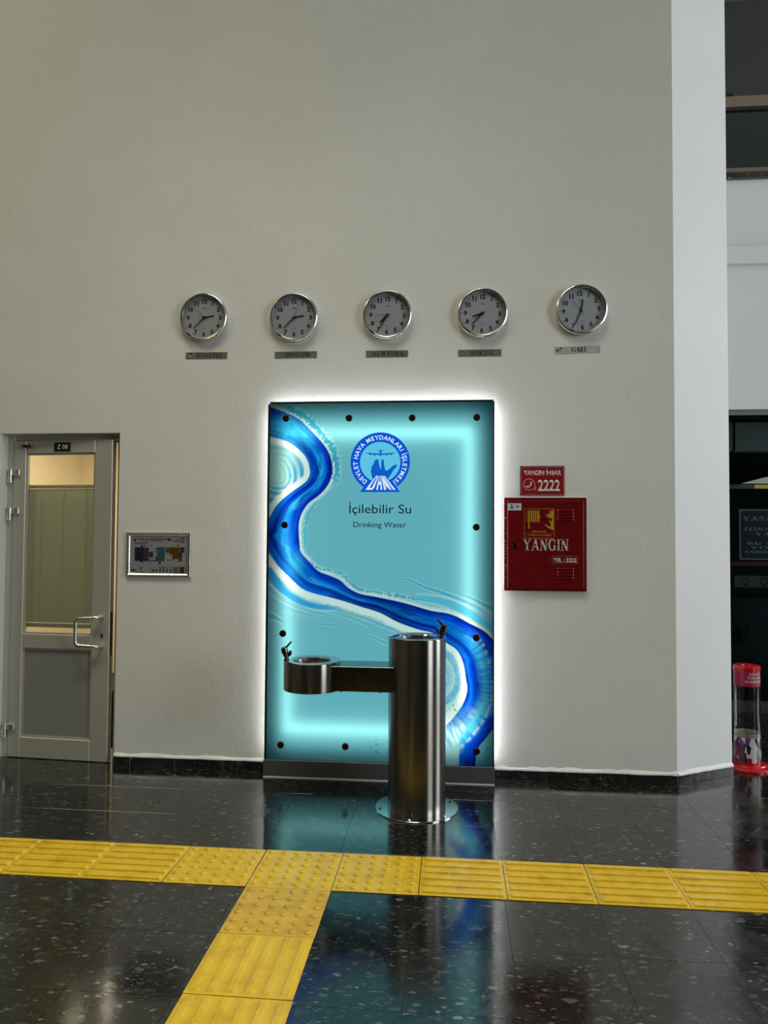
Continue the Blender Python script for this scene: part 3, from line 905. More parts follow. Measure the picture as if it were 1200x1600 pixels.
def tactile(cx, cy, kind, worn=0):
    j = rnd.uniform(-.0012, .0012)
    t = put('tactile_tile', slab_me[worn], (cx + j, cy + rnd.uniform(-.001, .001), .0001), path, rnd.uniform(-.004, .004))
    p = TS / 6
    base = world_loc(t)
    for i in range(6):
        o_ = (i - 2.5) * p
        if kind == 'x':
            put('raised_bar', bar_me[worn], base + Vector((0, o_, .0038)), t)
        elif kind == 'y':
            put('raised_bar', bar_side, base + Vector((o_, 0, .0038)), t, math.pi / 2)
        else:
            for k in range(6):
                put('dome', dome_me[worn], base + Vector((o_, (k - 2.5) * p, .0038)), t)
for k in range(-6, 14):
    cx = TX + (k + .5) * TS
    tactile(cx, TY - TS / 2, 'd' if k in (0, 1, 2) else 'x', 0)
for q in range(1, 5):
    tactile(TX + 1.5 * TS, TY - (q + .5) * TS, 'd' if q == 1 else 'y', 1 if q == 1 else 0)

# ================================================================== BACKLIT DRINKING WATER PANEL
PX0, PX1, PZ0, PZ1 = -1.150, 0.2555, 0.108, 2.345
panel = thing('water_panel', ((PX0 + PX1) / 2, -0.06, 0.0), 'backlit turquoise drinking water panel with blue wave and emblem', 'light panel')

# ---- printed film: the wave painting, painted point by point into a fine grid
E1 = [(-1.16, 2.325), (-1.135, 2.319), (-1.056, 2.291), (-0.969, 2.25), (-0.9, 2.188), (-0.828, 2.112), (-0.776, 2.041), (-0.749, 1.964), (-0.748, 1.899), (-0.774, 1.829), (-0.825, 1.768), (-0.896, 1.713), (-0.936, 1.657), (-0.954, 1.606), (-0.959, 1.552), (-0.952, 1.451), (-0.942, 1.403), (-0.886, 1.34), (-0.828, 1.285), (-0.764, 1.261), (-0.69, 1.229), (-0.639, 1.183), (-0.564, 1.147), (-0.456, 1.128), (-0.292, 1.095), (-0.127, 1.05), (-0.031, 1.036), (0.036, 1.015), (0.114, 0.975), (0.196, 0.934), (0.243, 0.893), (0.30, 0.833)]
E3 = [(0.31, 0.38), (0.248, 0.325), (0.213, 0.277), (0.178, 0.235), (0.158, 0.187), (0.15, 0.115), (0.144, 0.074)]
E2a = [(-1.18, 2.143), (-1.133, 2.132), (-1.064, 2.114), (-1.002, 2.083), (-0.94, 2.032), (-0.904, 1.977), (-0.891, 1.904), (-0.907, 1.859), (-0.948, 1.823), (-1.009, 1.782), (-1.075, 1.727), (-1.111, 1.687), (-1.131, 1.652), (-1.168, 1.583)]
E2b = [(-1.174, 1.433), (-1.134, 1.377), (-1.086, 1.313), (-1.01, 1.241), (-0.939, 1.179), (-0.864, 1.147), (-0.763, 1.124), (-0.665, 1.099), (-0.564, 1.067), (-0.447, 1.033), (-0.331, 0.976), (-0.208, 0.934), (-0.127, 0.916), (-0.077, 0.895), (-0.03, 0.855), (0.037, 0.809), (0.076, 0.728), (0.092, 0.633), (0.1, 0.569), (0.077, 0.488), (0.03, 0.415), (-0.021, 0.357), (-0.095, 0.303), (-0.173, 0.269)]
SPRAY = [(-1.094, 2.349), (-1.048, 2.324), (-0.986, 2.295), (-0.92, 2.257), (-0.853, 2.192), (-0.795, 2.126), (-0.746, 2.053), (-0.725, 1.98), (-0.72, 1.907), (-0.736, 1.851), (-0.768, 1.794)]
STRAND = [(-0.83, 1.735), (-0.849, 1.714), (-0.889, 1.665), (-0.909, 1.608), (-0.921, 1.536), (-0.92, 1.463), (-0.903, 1.407)]
SPECK = [(-0.927, 1.391), (-0.878, 1.335), (-0.82, 1.303), (-0.739, 1.284), (-0.674, 1.261), (-0.625, 1.209), (-0.552, 1.167), (-0.448, 1.156), (-0.316, 1.134), (-0.177, 1.112), (-0.058, 1.09)]
STROKES = [
    ([(-0.369, 1.248), (-0.257, 1.234), (-0.169, 1.195), (-0.059, 1.161), (0.059, 1.115), (0.157, 1.066), (0.262, 0.993)], .003, .016, (0.02, .40, .72), .85),
    ([(-0.256, 1.135), (-0.138, 1.121), (-0.039, 1.102), (0.059, 1.064), (0.157, 1.011), (0.263, 0.935)], .012, .034, (0.05, .50, .74), .75),
    ([(0.028, 1.17), (0.118, 1.132), (0.196, 1.094), (0.262, 1.06)], .003, .013, (0.02, .42, .68), .75),
    ([(-1.148, 1.28), (-1.097, 1.212), (-1.039, 1.148), (-0.965, 1.101), (-0.891, 1.074), (-0.798, 1.06), (-0.676, 1.057)], .034, .010, (0.005, .33, .78), .92),
    ([(-1.146, 1.179), (-1.08, 1.124), (-0.998, 1.077), (-0.899, 1.042), (-0.777, 1.016), (-0.676, 1.002)], .016, .004, (0.06, .47, .66), .55),
    ([(-1.144, 1.002), (-1.095, 0.987), (-1.037, 0.956)], .018, .004, (0.03, .40, .60), .7),
    ([(-0.866, 0.963), (-0.797, 0.952), (-0.72, 0.949)], .005, .004, (0.03, .36, .55), .6),
    ([(-0.514, 0.889), (-0.454, 0.867), (-0.39, 0.836)], .006, .008, (0.05, .40, .55), .5),
    ([(-0.575, 1.011), (-0.495, 0.981), (-0.395, 0.943), (-0.315, 0.921)], .006, .010, (0.06, .45, .60), .5),
    ([(-0.80, 1.03), (-0.70, 1.02), (-0.60, 0.99), (-0.50, 0.95)], .004, .010, (0.06, .47, .62), .4),
    ([(-1.06, 1.04), (-0.98, 1.01), (-0.88, 0.995), (-0.78, 0.985)], .005, .004, (0.08, .47, .60), .4),
]

def resample(P, n):
    P = np.array(P, float)
    # Catmull-Rom through the points
    ext = np.vstack([2 * P[0] - P[1], P, 2 * P[-1] - P[-2]])
    out = []
    per = max(2, int(math.ceil(n / (len(P) - 1))))
    for i in range(1, len(ext) - 2):
        p0, p1, p2, p3 = ext[i - 1], ext[i], ext[i + 1], ext[i + 2]
        for t in np.linspace(0, 1, per, endpoint=False):
            out.append(0.5 * ((2 * p1) + (-p0 + p2) * t + (2 * p0 - 5 * p1 + 4 * p2 - p3) * t * t + (-p0 + 3 * p1 - 3 * p2 + p3) * t ** 3))
    out.append(ext[-2])
    return np.array(out)

def dist_poly(GX, GZ, P):
    """distance to a polyline and the running length fraction of the nearest point"""
    best = np.full(GX.shape, 1e9, np.float32)
    par = np.zeros(GX.shape, np.float32)
    seg = np.hypot(*(P[1:] - P[:-1]).T)
    cum = np.concatenate([[0], np.cumsum(seg)])
    for i in range(len(P) - 1):
        a, d = P[i], P[i + 1] - P[i]
        L2 = max(1e-12, d @ d)
        t = np.clip(((GX - a[0]) * d[0] + (GZ - a[1]) * d[1]) / L2, 0, 1)
        q = (GX - a[0] - t * d[0]) ** 2 + (GZ - a[1] - t * d[1]) ** 2
        m_ = q < best
        best = np.where(m_, q, best)
        par = np.where(m_, cum[i] + t * seg[i], par)
    return np.sqrt(best), par

def inside(GX, GZ, P):
    r = np.zeros(GX.shape, bool)
    n = len(P)
    for i in range(n):
        (x1, z1), (x2, z2) = P[i], P[(i + 1) % n]
        if z1 == z2:
            continue
        c = ((z1 > GZ) != (z2 > GZ)) & (GX < (x2 - x1) * (GZ - z1) / (z2 - z1) + x1)
        r ^= c
    return r

_rs = np.random.RandomState(5)
_LAT = _rs.rand(256, 256).astype(np.float32)
def vnoise(x, y):
    xi, yi = np.floor(x).astype(int), np.floor(y).astype(int)
    fx, fy = x - xi, y - yi
    fx, fy = fx * fx * (3 - 2 * fx), fy * fy * (3 - 2 * fy)
    g = lambda i, j: _LAT[(i) & 255, (j) & 255]
    return (g(xi, yi) * (1 - fx) + g(xi + 1, yi) * fx) * (1 - fy) + (g(xi, yi + 1) * (1 - fx) + g(xi + 1, yi + 1) * fx) * fy
def fbm(x, y, o=4):
    s, a, t = 0, 1, 0
    for k in range(o):
        s = s + a * vnoise(x * 2 ** k + 17 * k, y * 2 ** k + 31 * k)
        t += a
        a *= .55
    return s / t
def sstep(a, b, x):
    t = np.clip((x - a) / (b - a), 0, 1)
    return t * t * (3 - 2 * t)

def paint():
    nx, nz = 384, 612
    xs = np.linspace(PX0, PX1, nx, dtype=np.float64)
    zs_ = np.linspace(PZ0, PZ1, nz, dtype=np.float64)
    GX, GZ = np.meshgrid(xs, zs_)
    C = np.empty(GX.shape + (3,), np.float64)
    bgc = np.array([0.155, 0.52, 0.605])
    white = np.array([0.68, 0.90, 0.84])
    C[:] = bgc
    def over(col, al):
        al = np.clip(al, 0, 1)[..., None]
        C[:] = C * (1 - al) + np.asarray(col) * al
    e1 = resample(E1, 160)
    e2a, e2b, e3 = resample(E2a, 70), resample(E2b, 110), resample(E3, 30)
    d1, s1 = dist_poly(GX, GZ, e1)
    d2a, s2a = dist_poly(GX, GZ, e2a)
    d2b, s2b = dist_poly(GX, GZ, e2b)
    d3, s3 = dist_poly(GX, GZ, e3)
    d2 = np.minimum(d2a, d2b)
    poly = np.vstack([e1, [[0.40, 0.83], [0.40, 0.38]], e3, [[0.144, 0.02], [-0.30, 0.02], [-0.30, 0.24]], e2b[::-1], [[-1.4, 1.433], [-1.4, 1.583]], e2a[::-1], [[-1.4, 2.143], [-1.4, 2.325]]])
    ins = inside(GX, GZ, poly)
    dd = np.minimum(d1, d2)
    dd = np.minimum(dd, d3)
    sd = np.where(ins, dd, -dd)
    jit = (fbm(GX * 60, GZ * 60, 2) - .5)
    # pale rims hugging the river, wider on the inside of the bends
    nearA = sstep(.035, .006, d1 + jit * .012) * 0.75
    wide = .045 + .035 * np.exp(-((GX + .93) ** 2 + (GZ - 1.86) ** 2) / .03) + .045 * np.exp(-((GX - .07) ** 2 + (GZ - .60) ** 2) / .05) + .012
    nearB = sstep(1.0, .55, d2 / wide + jit * .25) * 0.95
    over(white, nearA)
    over(white, nearB * (~ins))
    # whirl inside the left bend
    cx, cz = -1.11, 1.895
    r = np.hypot((GX - cx) * .95, GZ - cz)
    th = np.arctan2(GZ - cz, GX - cx)
    whirl = (r < .26) & (GX < -.86) & (GZ < 2.14) & (GZ > 1.60) & ~ins
    wa = whirl * sstep(.26, .20, r) * sstep(.035, .075, d2)
    over([.34, .66, .60], wa * .85)
    keep = sstep(.030, .045, d2)
    rr = r + .006 * np.sin(3 * th + 1) + .012 * (fbm(th * 3 + 9, r * 30, 3) - .5)
    for rc, wd, al in ((.030, .008, .25), (.060, .010, .35), (.092, .013, .75), (.125, .018, .9), (.172, .028, 1.0)):
        lean = .25 + .75 * sstep(-.6, .9, np.cos(th + .75))
        band = sstep(wd, wd * .25, np.abs(rr - rc - .03 * sstep(0, 1, -np.sin(th)) * 0))
        over([.005, .33, .62], keep * whirl * band * al * lean * sstep(2.1, 1.3, th))
    # whirl inside the lower right bend
    cx, cz = -.08, .643
    r = np.hypot(GX - cx, (GZ - cz) * .80)
    th = np.arctan2(GZ - cz, GX - cx)
    m2 = (~ins) & (GX > -.30) & (GZ < .93) & (GZ > .28) & (r < .19)
    over([.42, .76, .72], m2 * sstep(.19, .16, r) * sstep(.03, .06, d2))
    rr = r + .014 * (fbm(th * 4 + 3, r * 40, 3) - .5)
    for rc, wd, al in ((.125, .028, .85), (.065, .018, .6), (.088, .008, .4), (.03, .02, .7)):
        tex = .55 + .8 * (fbm(GX * 70, GZ * 70, 3) - .25)
        over([.008, .34, .68], m2 * sstep(.025, .04, d2) * sstep(wd, wd * .4, np.abs(rr - rc)) * al * np.clip(tex, 0, 1))
    # spray and specks outside the upper edge
    for P, wd, col, al, den, push in ((SPRAY, .030, (.02, .40, .55), .95, .50, .01), (STRAND, .013, (.03, .47, .64), .85, .42, 0), (SPECK, .015, (.02, .38, .52), .85, .56, 0)):
        Q = resample(P, 70)
        dq, sq = dist_poly(GX, GZ, Q)
        tot = np.hypot(*(Q[1:] - Q[:-1]).T).sum()
        fade = sstep(0, .12, sq / tot) * sstep(1, .85, sq / tot)
        g = fbm(GX * 95 + 3, GZ * 95, 3)
        core = sstep(wd * .9, 0, dq)
        over(white, sstep(wd * 1.6, wd * .3, dq) * .35 * fade * (~ins))
        over(col, (~ins) * fade * al * sstep(den + .05 - core * .34, den + .12 - core * .30, g) * sstep(wd * 1.5, wd * .5, dq))
        drop = vnoise(GX * 150, GZ * 150)
        over(col, (~ins) * fade * al * .8 * sstep(.80, .88, drop) * sstep(wd * 2.6, wd, dq))
    for cx, cz, r0 in ((-.45, .19, .10), (.22, .16, .09), (.03, .46, .05)):
        drop = vnoise(GX * 130 + 7, GZ * 130)
        over([.02, .32, .45], (~ins) * .8 * sstep(.74, .84, drop) * sstep(r0, r0 * .4, np.hypot(GX - cx, GZ - cz)))
    # loose brush strokes
    for P, w0, w1, col, al in STROKES:
        Q = resample(P, 50)
        dq, sq = dist_poly(GX, GZ, Q)
        tot = np.hypot(*(Q[1:] - Q[:-1]).T).sum()
        f = sq / tot
        wdt = w0 + (w1 - w0) * f
        tex = fbm(sq * 12, dq * 240 * np.sign(w0 + .001), 3)
        ends = sstep(0, .05, f) * sstep(1, .9, f) if P[0][0] > -1.1 else sstep(1, .8, f)
        if P[-1][0] > .24:
            ends = sstep(0, .1, f)
        a_ = sstep(1.0, .62, dq / wdt + (tex - .5) * .5) * al * ends * (~ins)
        over(col, a_ * (.62 + .55 * tex))
        over(white, sstep(1.0, .5, np.abs(dq - wdt * 1.5) / (wdt * .5)) * .28 * ends * (~ins))
    # ---- the river itself
    dleft = np.where(GZ > 1.7, d2a, np.where(GZ > 1.43, np.minimum(np.minimum(d2a, d2b), np.abs(GX + 1.20) + .02), d2b))
    dR = np.minimum(d1, np.where(GZ < .9, np.minimum(d3, np.abs(GX - .36)), 9))
    u = dR / (dR + dleft + 1e-6)                      # 0 at the outer bank, 1 at the inner bank
    s = np.where(GZ > 1.0, s1, 4.0 - GZ)
    fl = fbm(s * 5 + 2, u * 6, 4)
    fl2 = fbm(s * 16 + 40, u * 9, 3)
    uu = u + (fl - .5) * .42
    stops = [(0.0, (.001, .020, .38)), (.10, (.001, .045, .58)), (.24, (.002, .085, .66)), (.38, (.003, .19, .80)), (.52, (.007, .36, .90)), (.63, (.004, .17, .72)), (.72, (.001, .035, .45)), (.80, (.001, .07, .60)), (.90, (.003, .17, .74)), (1.0, (.001, .03, .45))]
    R = np.stack([np.interp(uu, [a for a, _ in stops], [c[k] for _, c in stops]) for k in range(3)], -1)
    # narrow dark stretch in the middle of the wave
    nar = np.exp(-((GX + .42) / .30) ** 2) * (GZ > .85)
    R *= (1 - .55 * nar[..., None])
    R[..., 0] += 0.0
    # lights: broken cyan glints along the middle
    gl = sstep(.58, .78, fl2) * sstep(.30, .0, np.abs(u - .45)) * (1 - nar)
    R = R * (1 - .55 * gl[..., None]) + np.array([.10, .62, .92]) * (.55 * gl[..., None])
    dk = np.maximum(sstep(.54, .64, fbm(s * 7 + 80, u * 9 + 5, 3)) * .55, sstep(.075, .0, np.abs(u - .74 - .10 * np.sin(s * 3.1))) * .85)
    R *= (1 - dk[..., None] * np.array([.9, .75, .45]))
    hl = np.exp(-(((GX + .965) / .11) ** 2 + ((GZ - 2.17) / .10) ** 2)) * .55 + np.exp(-(((GX + 1.08) / .09) ** 2 + ((GZ - 2.20) / .07) ** 2)) * .7
    hl += np.exp(-(((GX + .98) / .05) ** 2 + ((GZ - 1.33) / .07) ** 2)) * .5 + np.exp(-(((GX + 1.04) / .035) ** 2 + ((GZ - 1.50) / .14) ** 2)) * .3
    hl = np.clip(hl * (.5 + fl2), 0, .85)
    R = R * (1 - hl[..., None]) + np.array([.05, .58, .86]) * hl[..., None]
    # pale ribbed inner band along the lower right bend and its fading foot
    t3 = sstep(.95, .80, GZ) * (GX > -.05)
    rib = sstep(.42, .60, fbm(np.arctan2(GZ - .62, GX + .12) * 26, d2b * 9, 3))
    pb = t3 * sstep(.06, 0, np.abs(d2b - .12)) * (.35 + .6 * rib)
    R = R * (1 - pb[..., None]) + np.array([.07, .55, .80]) * pb[..., None]
    pb2 = t3 * sstep(.016, 0, np.abs(d2b - .155)) * .7 * rib
    R = R * (1 - pb2[..., None]) + np.array([.50, .82, .78]) * pb2[..., None]
    foot = sstep(.44, .26, GZ + (GX - .0) * -.5) * sstep(.10, .16, np.minimum(d3, 9) + (GX < .05) * .1)
    fcol = np.array([.42, .80, .78]) * (1 - .75 * rib[..., None] * sstep(.16, .30, GZ)[..., None]) + np.array([.01, .30, .55]) * (.75 * rib * sstep(.16, .30, GZ))[..., None]
    fa = np.clip(foot * sstep(.0, .10, d3 - .03), 0, .95)
    R = R * (1 - fa[..., None]) + fcol * fa[..., None]
    am = sstep(-.002, .002, sd)[..., None]
    C[:] = C * (1 - am) + R * am
    return nx, nz, GX, GZ, np.clip(C, 0, 1)

def build_film():
    nx, nz, GX, GZ, C = paint()
    V = np.stack([GX, np.full(GX.shape, -.118), GZ], -1).reshape(-1, 3)
    off = np.array(world_loc(panel))
    V = (V - off).astype(np.float32)
    idx = np.arange(nx * nz).reshape(nz, nx)
    F = np.stack([idx[:-1, :-1], idx[:-1, 1:], idx[1:, 1:], idx[1:, :-1]], -1).reshape(-1, 4).astype(np.int32)
    me = bpy.data.meshes.new('printed_film')
    me.vertices.add(len(V))
    me.vertices.foreach_set('co', V.ravel())
    me.loops.add(F.size)
    me.loops.foreach_set('vertex_index', F.ravel())
    me.polygons.add(len(F))
    me.polygons.foreach_set('loop_start', np.arange(0, F.size, 4, dtype=np.int32))
    me.polygons.foreach_set('loop_total', np.full(len(F), 4, np.int32))
    me.update(calc_edges=True)
    at = me.attributes.new('print', 'FLOAT_COLOR', 'POINT')
    at.data.foreach_set('color', np.concatenate([C.reshape(-1, 3), np.ones((C.shape[0] * C.shape[1], 1))], 1).astype(np.float32).ravel())
    m = bpy.data.materials.new('backlit_print')
    m.use_nodes = True
    ns, lk = m.node_tree.nodes, m.node_tree.links
    ns.clear()
    a_ = nd(ns, 'ShaderNodeAttribute', attribute_name='print')
    t = ns.new('ShaderNodeBsdfTranslucent')
    lk.new(a_.outputs['Color'], t.inputs[0])
    o_ = ns.new('ShaderNodeOutputMaterial')
    lk.new(t.outputs[0], o_.inputs[0])
    me.materials.append(m)
    ob = bpy.data.objects.new('printed_film', me)
    COL.objects.link(ob)
    ob.parent = panel
    ob['label'] = 'turquoise print with a winding deep blue wave'
    return ob
build_film()

# light box: back plate, light guide, LED strips inside and halo strips behind
M_caseW = mat('case_white', (0.75, 0.75, 0.75, 1), 0.7)
part('back_plate', MB().box(PX0, PX1, -.060, -.055, PZ0, PZ1), M_caseW, panel)
part('light_guide', MB().box(PX0 + .07, PX1 - .07, -.066, -.0605, PZ0 + .07, PZ1 - .07), emissive('light_guide_glow', (0.93, 1.0, 1.0, 1), 0.77), panel)
M_led = emissive('led_strip_glow', (1.0, 0.82, 0.70, 1), 3.3)
lx0, lx1, lz0, lz1 = PX0 + .125, PX1 - .145, PZ0 + .20, PZ1 - .195
for a in ((lx0 - .025, lx0 + .030, lz0 + .03, lz1 - .03), (lx1 - .030, lx1 + .025, lz0 + .03, lz1 - .03), (lx0 - .025, lx1 + .025, lz0 - .04, lz0 + .03), (lx0 - .025, lx1 + .025, lz1 - .03, lz1 + .04)):
    part('led_strip', MB().box(a[0], a[1], -.074, -.0665, a[2], a[3]), M_led, panel)
M_halo = emissive('halo_strip_glow', (0.93, 0.98, 1.0, 1), 34.0)
q = .020
for a in ((PX0 + q, PX0 + q + .012, PZ0 + .02, PZ1 - q), (PX1 - q - .012, PX1 - q, PZ0 + .02, PZ1 - q), (PX0 + q, PX1 - q, PZ1 - q - .012, PZ1 - q)):
    part('halo_strip', MB().box(a[0], a[1], -.0545, -.050, a[2], a[3]), M_halo, panel)
part('edge_trim', MB().box(PX0 - .012, PX0, -.129, -.055, PZ0, PZ1 - .004, .001), M_darkmetal, panel)
part('edge_trim', MB().box(PX1, PX1 + .008, -.129, -.055, PZ0, PZ1 + .002, .001), M_darkmetal, panel)
part('edge_trim', MB().box(PX0, PX1, -.129, -.055, PZ1, PZ1 + .011, .001), M_darkmetal, panel)
part('glass_pane', MB().box(PX0, PX1, -.1295, -.1225, PZ0, PZ1), pane_glass('panel_glass', (1, 1, 1, 1), 0.05), panel)
sk = part('skirt', MB().box(PX0 - .016, PX1 + .010, -.132, -.001, 0.006, PZ0, .002), M_skirt, panel, label='dark metal plinth strip')
part('filler_line', MB().box(PX0 - .016, PX1 + .010, -.135, -.129, 0.0, .007), M_caulk, sk)
for x, z in ((-1.045, 2.249), (-.642, 2.247), (-.245, 2.245), (.155, 2.244), (-1.046, 1.574), (.153, 1.566), (-1.050, .894), (.154, .890), (-1.056, .203), (-.649, .206), (-.245, .204), (.158, .203)):
    bo = part('standoff_bolt', MB().lathe([(.0215, 0), (.0215, .009), (.0185, .0125), (.008, .0125), (.008, .0100), (0, .0100)], (x, -.1296, z), 'y', 28), M_bolt, panel, smooth=True)

# lettering under the glass
M_navy = mat('navy_lettering', (0.006, 0.022, 0.06, 1), 0.5)
part('lettering', text_on_wall(MB(), 'İçilebilir Su', -.444, 1.650, -.1190, cap=.0585, width=.388, bold=.0), M_navy, panel)
part('lettering', text_on_wall(MB(), 'Drinking Water', -.446, 1.563, -.1190, cap=.0350, width=.332, bold=.005), M_navy, panel)
# the round emblem: backlit vinyl
eb = emissive('emblem_blue', lin(10, 84, 214), 1.0)
el = emissive('emblem_light', lin(92, 196, 226), 1.0)
ew = emissive('emblem_white', lin(214, 236, 244), 1.0)
ed = emissive('emblem_hand', lin(14, 92, 200), 1.0)
CX, CZ, K = -.4455, 1.971, .2300 / 512          # centre, metres per drawing unit
zx = lambda x, y: (CX + (x - 565) * .000453, CZ - (y - 553) * .000453)
em = part('emblem', MB().prism(circle(CX, CZ, .187, 72), -.1192, -.1186), eb, panel, label='round blue emblem with white lettering')
part('foot', MB().prism([zx(293, 960), zx(300, 967), zx(832, 967), zx(840, 960), zx(780, 880), zx(352, 880)], -.11935, -.1186), eb, em)
part('disc', MB().prism(circle(CX, CZ, .1270, 64), -.1196, -.1192), el, em)
hand = [(455, 770), (438, 690), (448, 612), (478, 572), (488, 532), (515, 511), (541, 520), (549, 572), (560, 622), (572, 652), (581, 640), (578, 570), (584, 522), (601, 511), (616, 530), (622, 600), (636, 662), (660, 672), (692, 650), (740, 606), (772, 587), (802, 594), (796, 616), (752, 662), (724, 712), (692, 760), (660, 800), (480, 800)]
part('hand', MB().prism([zx(*p) for p in hand], -.1200, -.1196), ed, em)
pl = MB().prism([zx(570 + 17 * math.cos(t), 428 + 46 * math.sin(t)) for t in np.linspace(0, 2 * math.pi, 20, endpoint=False)], -.1200, -.1196)
for sgn in (-1, 1):
    m_ = lambda x, y: zx(570 + sgn * (570 - x), y)
    pl.prism([m_(345, 418), m_(560, 434), m_(560, 456), m_(420, 444)], -.1200, -.1196)
    pl.prism([m_(505, 383), m_(566, 390), m_(566, 402), m_(540, 398)], -.1200, -.1196)
    for ex, ey in ((425, 446), (487, 454)):
        pl.prism([m_(ex + 13 * math.cos(t), ey + 13 * math.sin(t)) for t in np.linspace(0, 2 * math.pi, 10, endpoint=False)], -.1201, -.1196)
pl.prism([zx(566, 390), zx(572, 345), zx(577, 390)], -.1200, -.1196)
part('aeroplane', pl, emissive('emblem_plane', lin(20, 110, 190), 1.0), em)
part('runway', MB().prism([zx(340, 960), zx(800, 960), zx(640, 730), zx(500, 730)], -.1203, -.1196), eb, em)
def rw_pt(s_, t_):
    y = 937 - t_ * 195
    x0 = 360 + t_ * 152
    x1 = 782 - t_ * 152
    return zx(x0 + (x1 - x0) * s_, y)
rl = MB()
for poly in ([(0, 0), (.10, 0), (.10, 1), (0, 1)], [(.0, 0), (.24, 0), (.27, .14), (.0, .14)], [(.0, .9), (.22, .9), (.22, 1), (.0, 1)], [(.19, .05), (.28, .13), (.28, .9), (.19, .98)],
             [(.36, 0), (.42, 0), (.42, 1), (.36, 1)], [(.50, 0), (.56, 0), (.56, 1), (.50, 1)], [(.42, .36), (.50, .36), (.50, .56), (.42, .56)],
             [(.62, 0), (.69, 0), (.69, 1), (.62, 1)], [(.80, 0), (.87, 0), (.87, 1), (.80, 1)], [(.66, .98), (.73, .98), (.80, .25), (.75, .12)], [(.69, .95), (.69, .5), (.74, .1), (.77, .1)],
             [(.92, 0), (1.0, 0), (1.0, 1), (.92, 1)]):
    rl.prism([rw_pt(*p) for p in poly], -.1207, -.1202)
part('runway_lettering', rl, ew, em)
ringtxt = MB()
msg = 'DEVLET HAVA MEYDANLARI İŞLETMESİ'
wid = {'I': .45, 'İ': .45, ' ': .55, 'M': 1.25, 'A': 1.05, 'V': 1.0, 'N': 1.05, 'D': 1.05, 'H': 1.02, 'Y': 1.0, 'L': .85, 'E': .9, 'T': .92, 'R': 1.0, 'Ş': .95, 'S': .95}
tot = sum(wid.get(c, 1) for c in msg)
a0, a1 = math.radians(-146), math.radians(147)
acc = 0
for c in msg:
    ang = a0 + (a1 - a0) * (acc + wid.get(c, 1) / 2) / tot
    acc += wid.get(c, 1)
    if c == ' ':
        continue
    R0 = .1425
    text_on_wall(ringtxt, c, CX + R0 * math.sin(ang), CZ + R0 * math.cos(ang), -.1194, cap=.0275, bold=.022, depth=.0003, rot=-ang)
part('ring_lettering', ringtxt, ew, em)

# ================================================================== DRINKING FOUNTAIN
FX, FYc, FR = -.1885, -.547, .1600
BX, BR = -.783, .1610
ft = thing('drinking_fountain', (FX, FYc, 0), 'stainless steel drinking fountain with low side basin before the panel', 'drinking fountain')
part('column', MB().lathe([(FR, .006), (FR, .940), (FR - .001, .944)], (FX, FYc, 0), 'z', 96, caps=False), M_steel, ft, smooth=True)
fl = part('base_flange', MB().lathe([(.2300, 0), (.2300, .006), (.2285, .0075), (FR - .01, .0075)], (FX, FYc, 0), 'z', 96), M_steel_top, ft, smooth=True, label='round floor flange')
for a in (195, 262, 25, 100, 320):
    x, y = FX + .205 * math.cos(math.radians(a)), FYc + .205 * math.sin(math.radians(a))
    part('anchor_bolt', MB().lathe([(.0085, 0), (.0085, .004), (.005, .007), (0, .0075)], (x, y, .0072), 'z', 14), M_chrome if a in (195, 25, 100) else M_steel_top, fl, smooth=True)
def bowl_top(name, cx, cy, r, z, br):
    rim = part(name, MB().lathe([(r - .001, -.004), (r, -.001), (r - .002, 0), (br + .012, 0), (br + .004, -.003), (br, -.010)], (cx, cy, z), 'z', 96, caps=False), M_steel_top, ft, smooth=True)
    part('bowl', MB().lathe([(br, -.010), (br * .93, -.030), (br * .74, -.060), (br * .45, -.078), (br * .22, -.083), (0, -.084)], (cx, cy, z), 'z', 72, caps=False), M_bowl, ft, smooth=True, label='polished bowl sunk into the top')
    part('drain', MB().lathe([(.020, -.0815), (.018, -.079), (0, -.079)], (cx, cy, z), 'z', 20), M_chrome, ft, smooth=True)
bowl_top('top_plate', FX, FYc, FR, .948, .105)
basin = part('side_basin', MB().lathe([(0, .6425), (BR - .012, .6425), (BR - .001, .6425), (BR, .6435), (BR, .797), (BR - .001, .801)], (BX, FYc, 0), 'z', 96, caps=False), M_steel, ft, smooth=True)
bowl_top('basin_plate', BX, FYc, BR, .805, .108)
arm = part('arm', MB().box(BX + .05, FX - .05, FYc - .100, FYc + .100, .651, .787, .002), M_arm, ft, label='boxed steel arm carrying the low basin')
for x in (-.605, -.385, -.79):
    part('foot_screw', MB().lathe([(.006, 0), (.006, .006)], (x, FYc - .085 if x > -.7 else FYc - .12, .6455 if x > -.7 else .637), 'z', 10), M_chrome, arm)
lg = MB()
for s_, P in ((1, [(-.0145, .698), (-.0085, .698), (-.0025, .731), (-.0085, .731)]), (1, [(-.0075, .731), (-.002, .731), (.0070, .698), (.0015, .698)]), (1, [(.001, .698), (.007, .698), (.014, .731), (.008, .731)]),
              (1, [(-.016, .738), (-.013, .736), (-.005, .752), (-.008, .753)]), (1, [(.001, .752), (.003, .753), (.013, .738), (.010, .737)])):
    lg.prism([(-.495 + .5 * (p[0]) * 2, p[1]) for p in P], FYc - .1012, FYc - .0999)
for k in range(11):
    x = -.532 + k * .0068
    lg.box(x, x + .0045, FYc - .1012, FYc - .0999, .680, .6835 + (.003 if k in (0, 4, 8) else .0012))
part('logo', lg, M_black, arm, label='small dark maker mark')
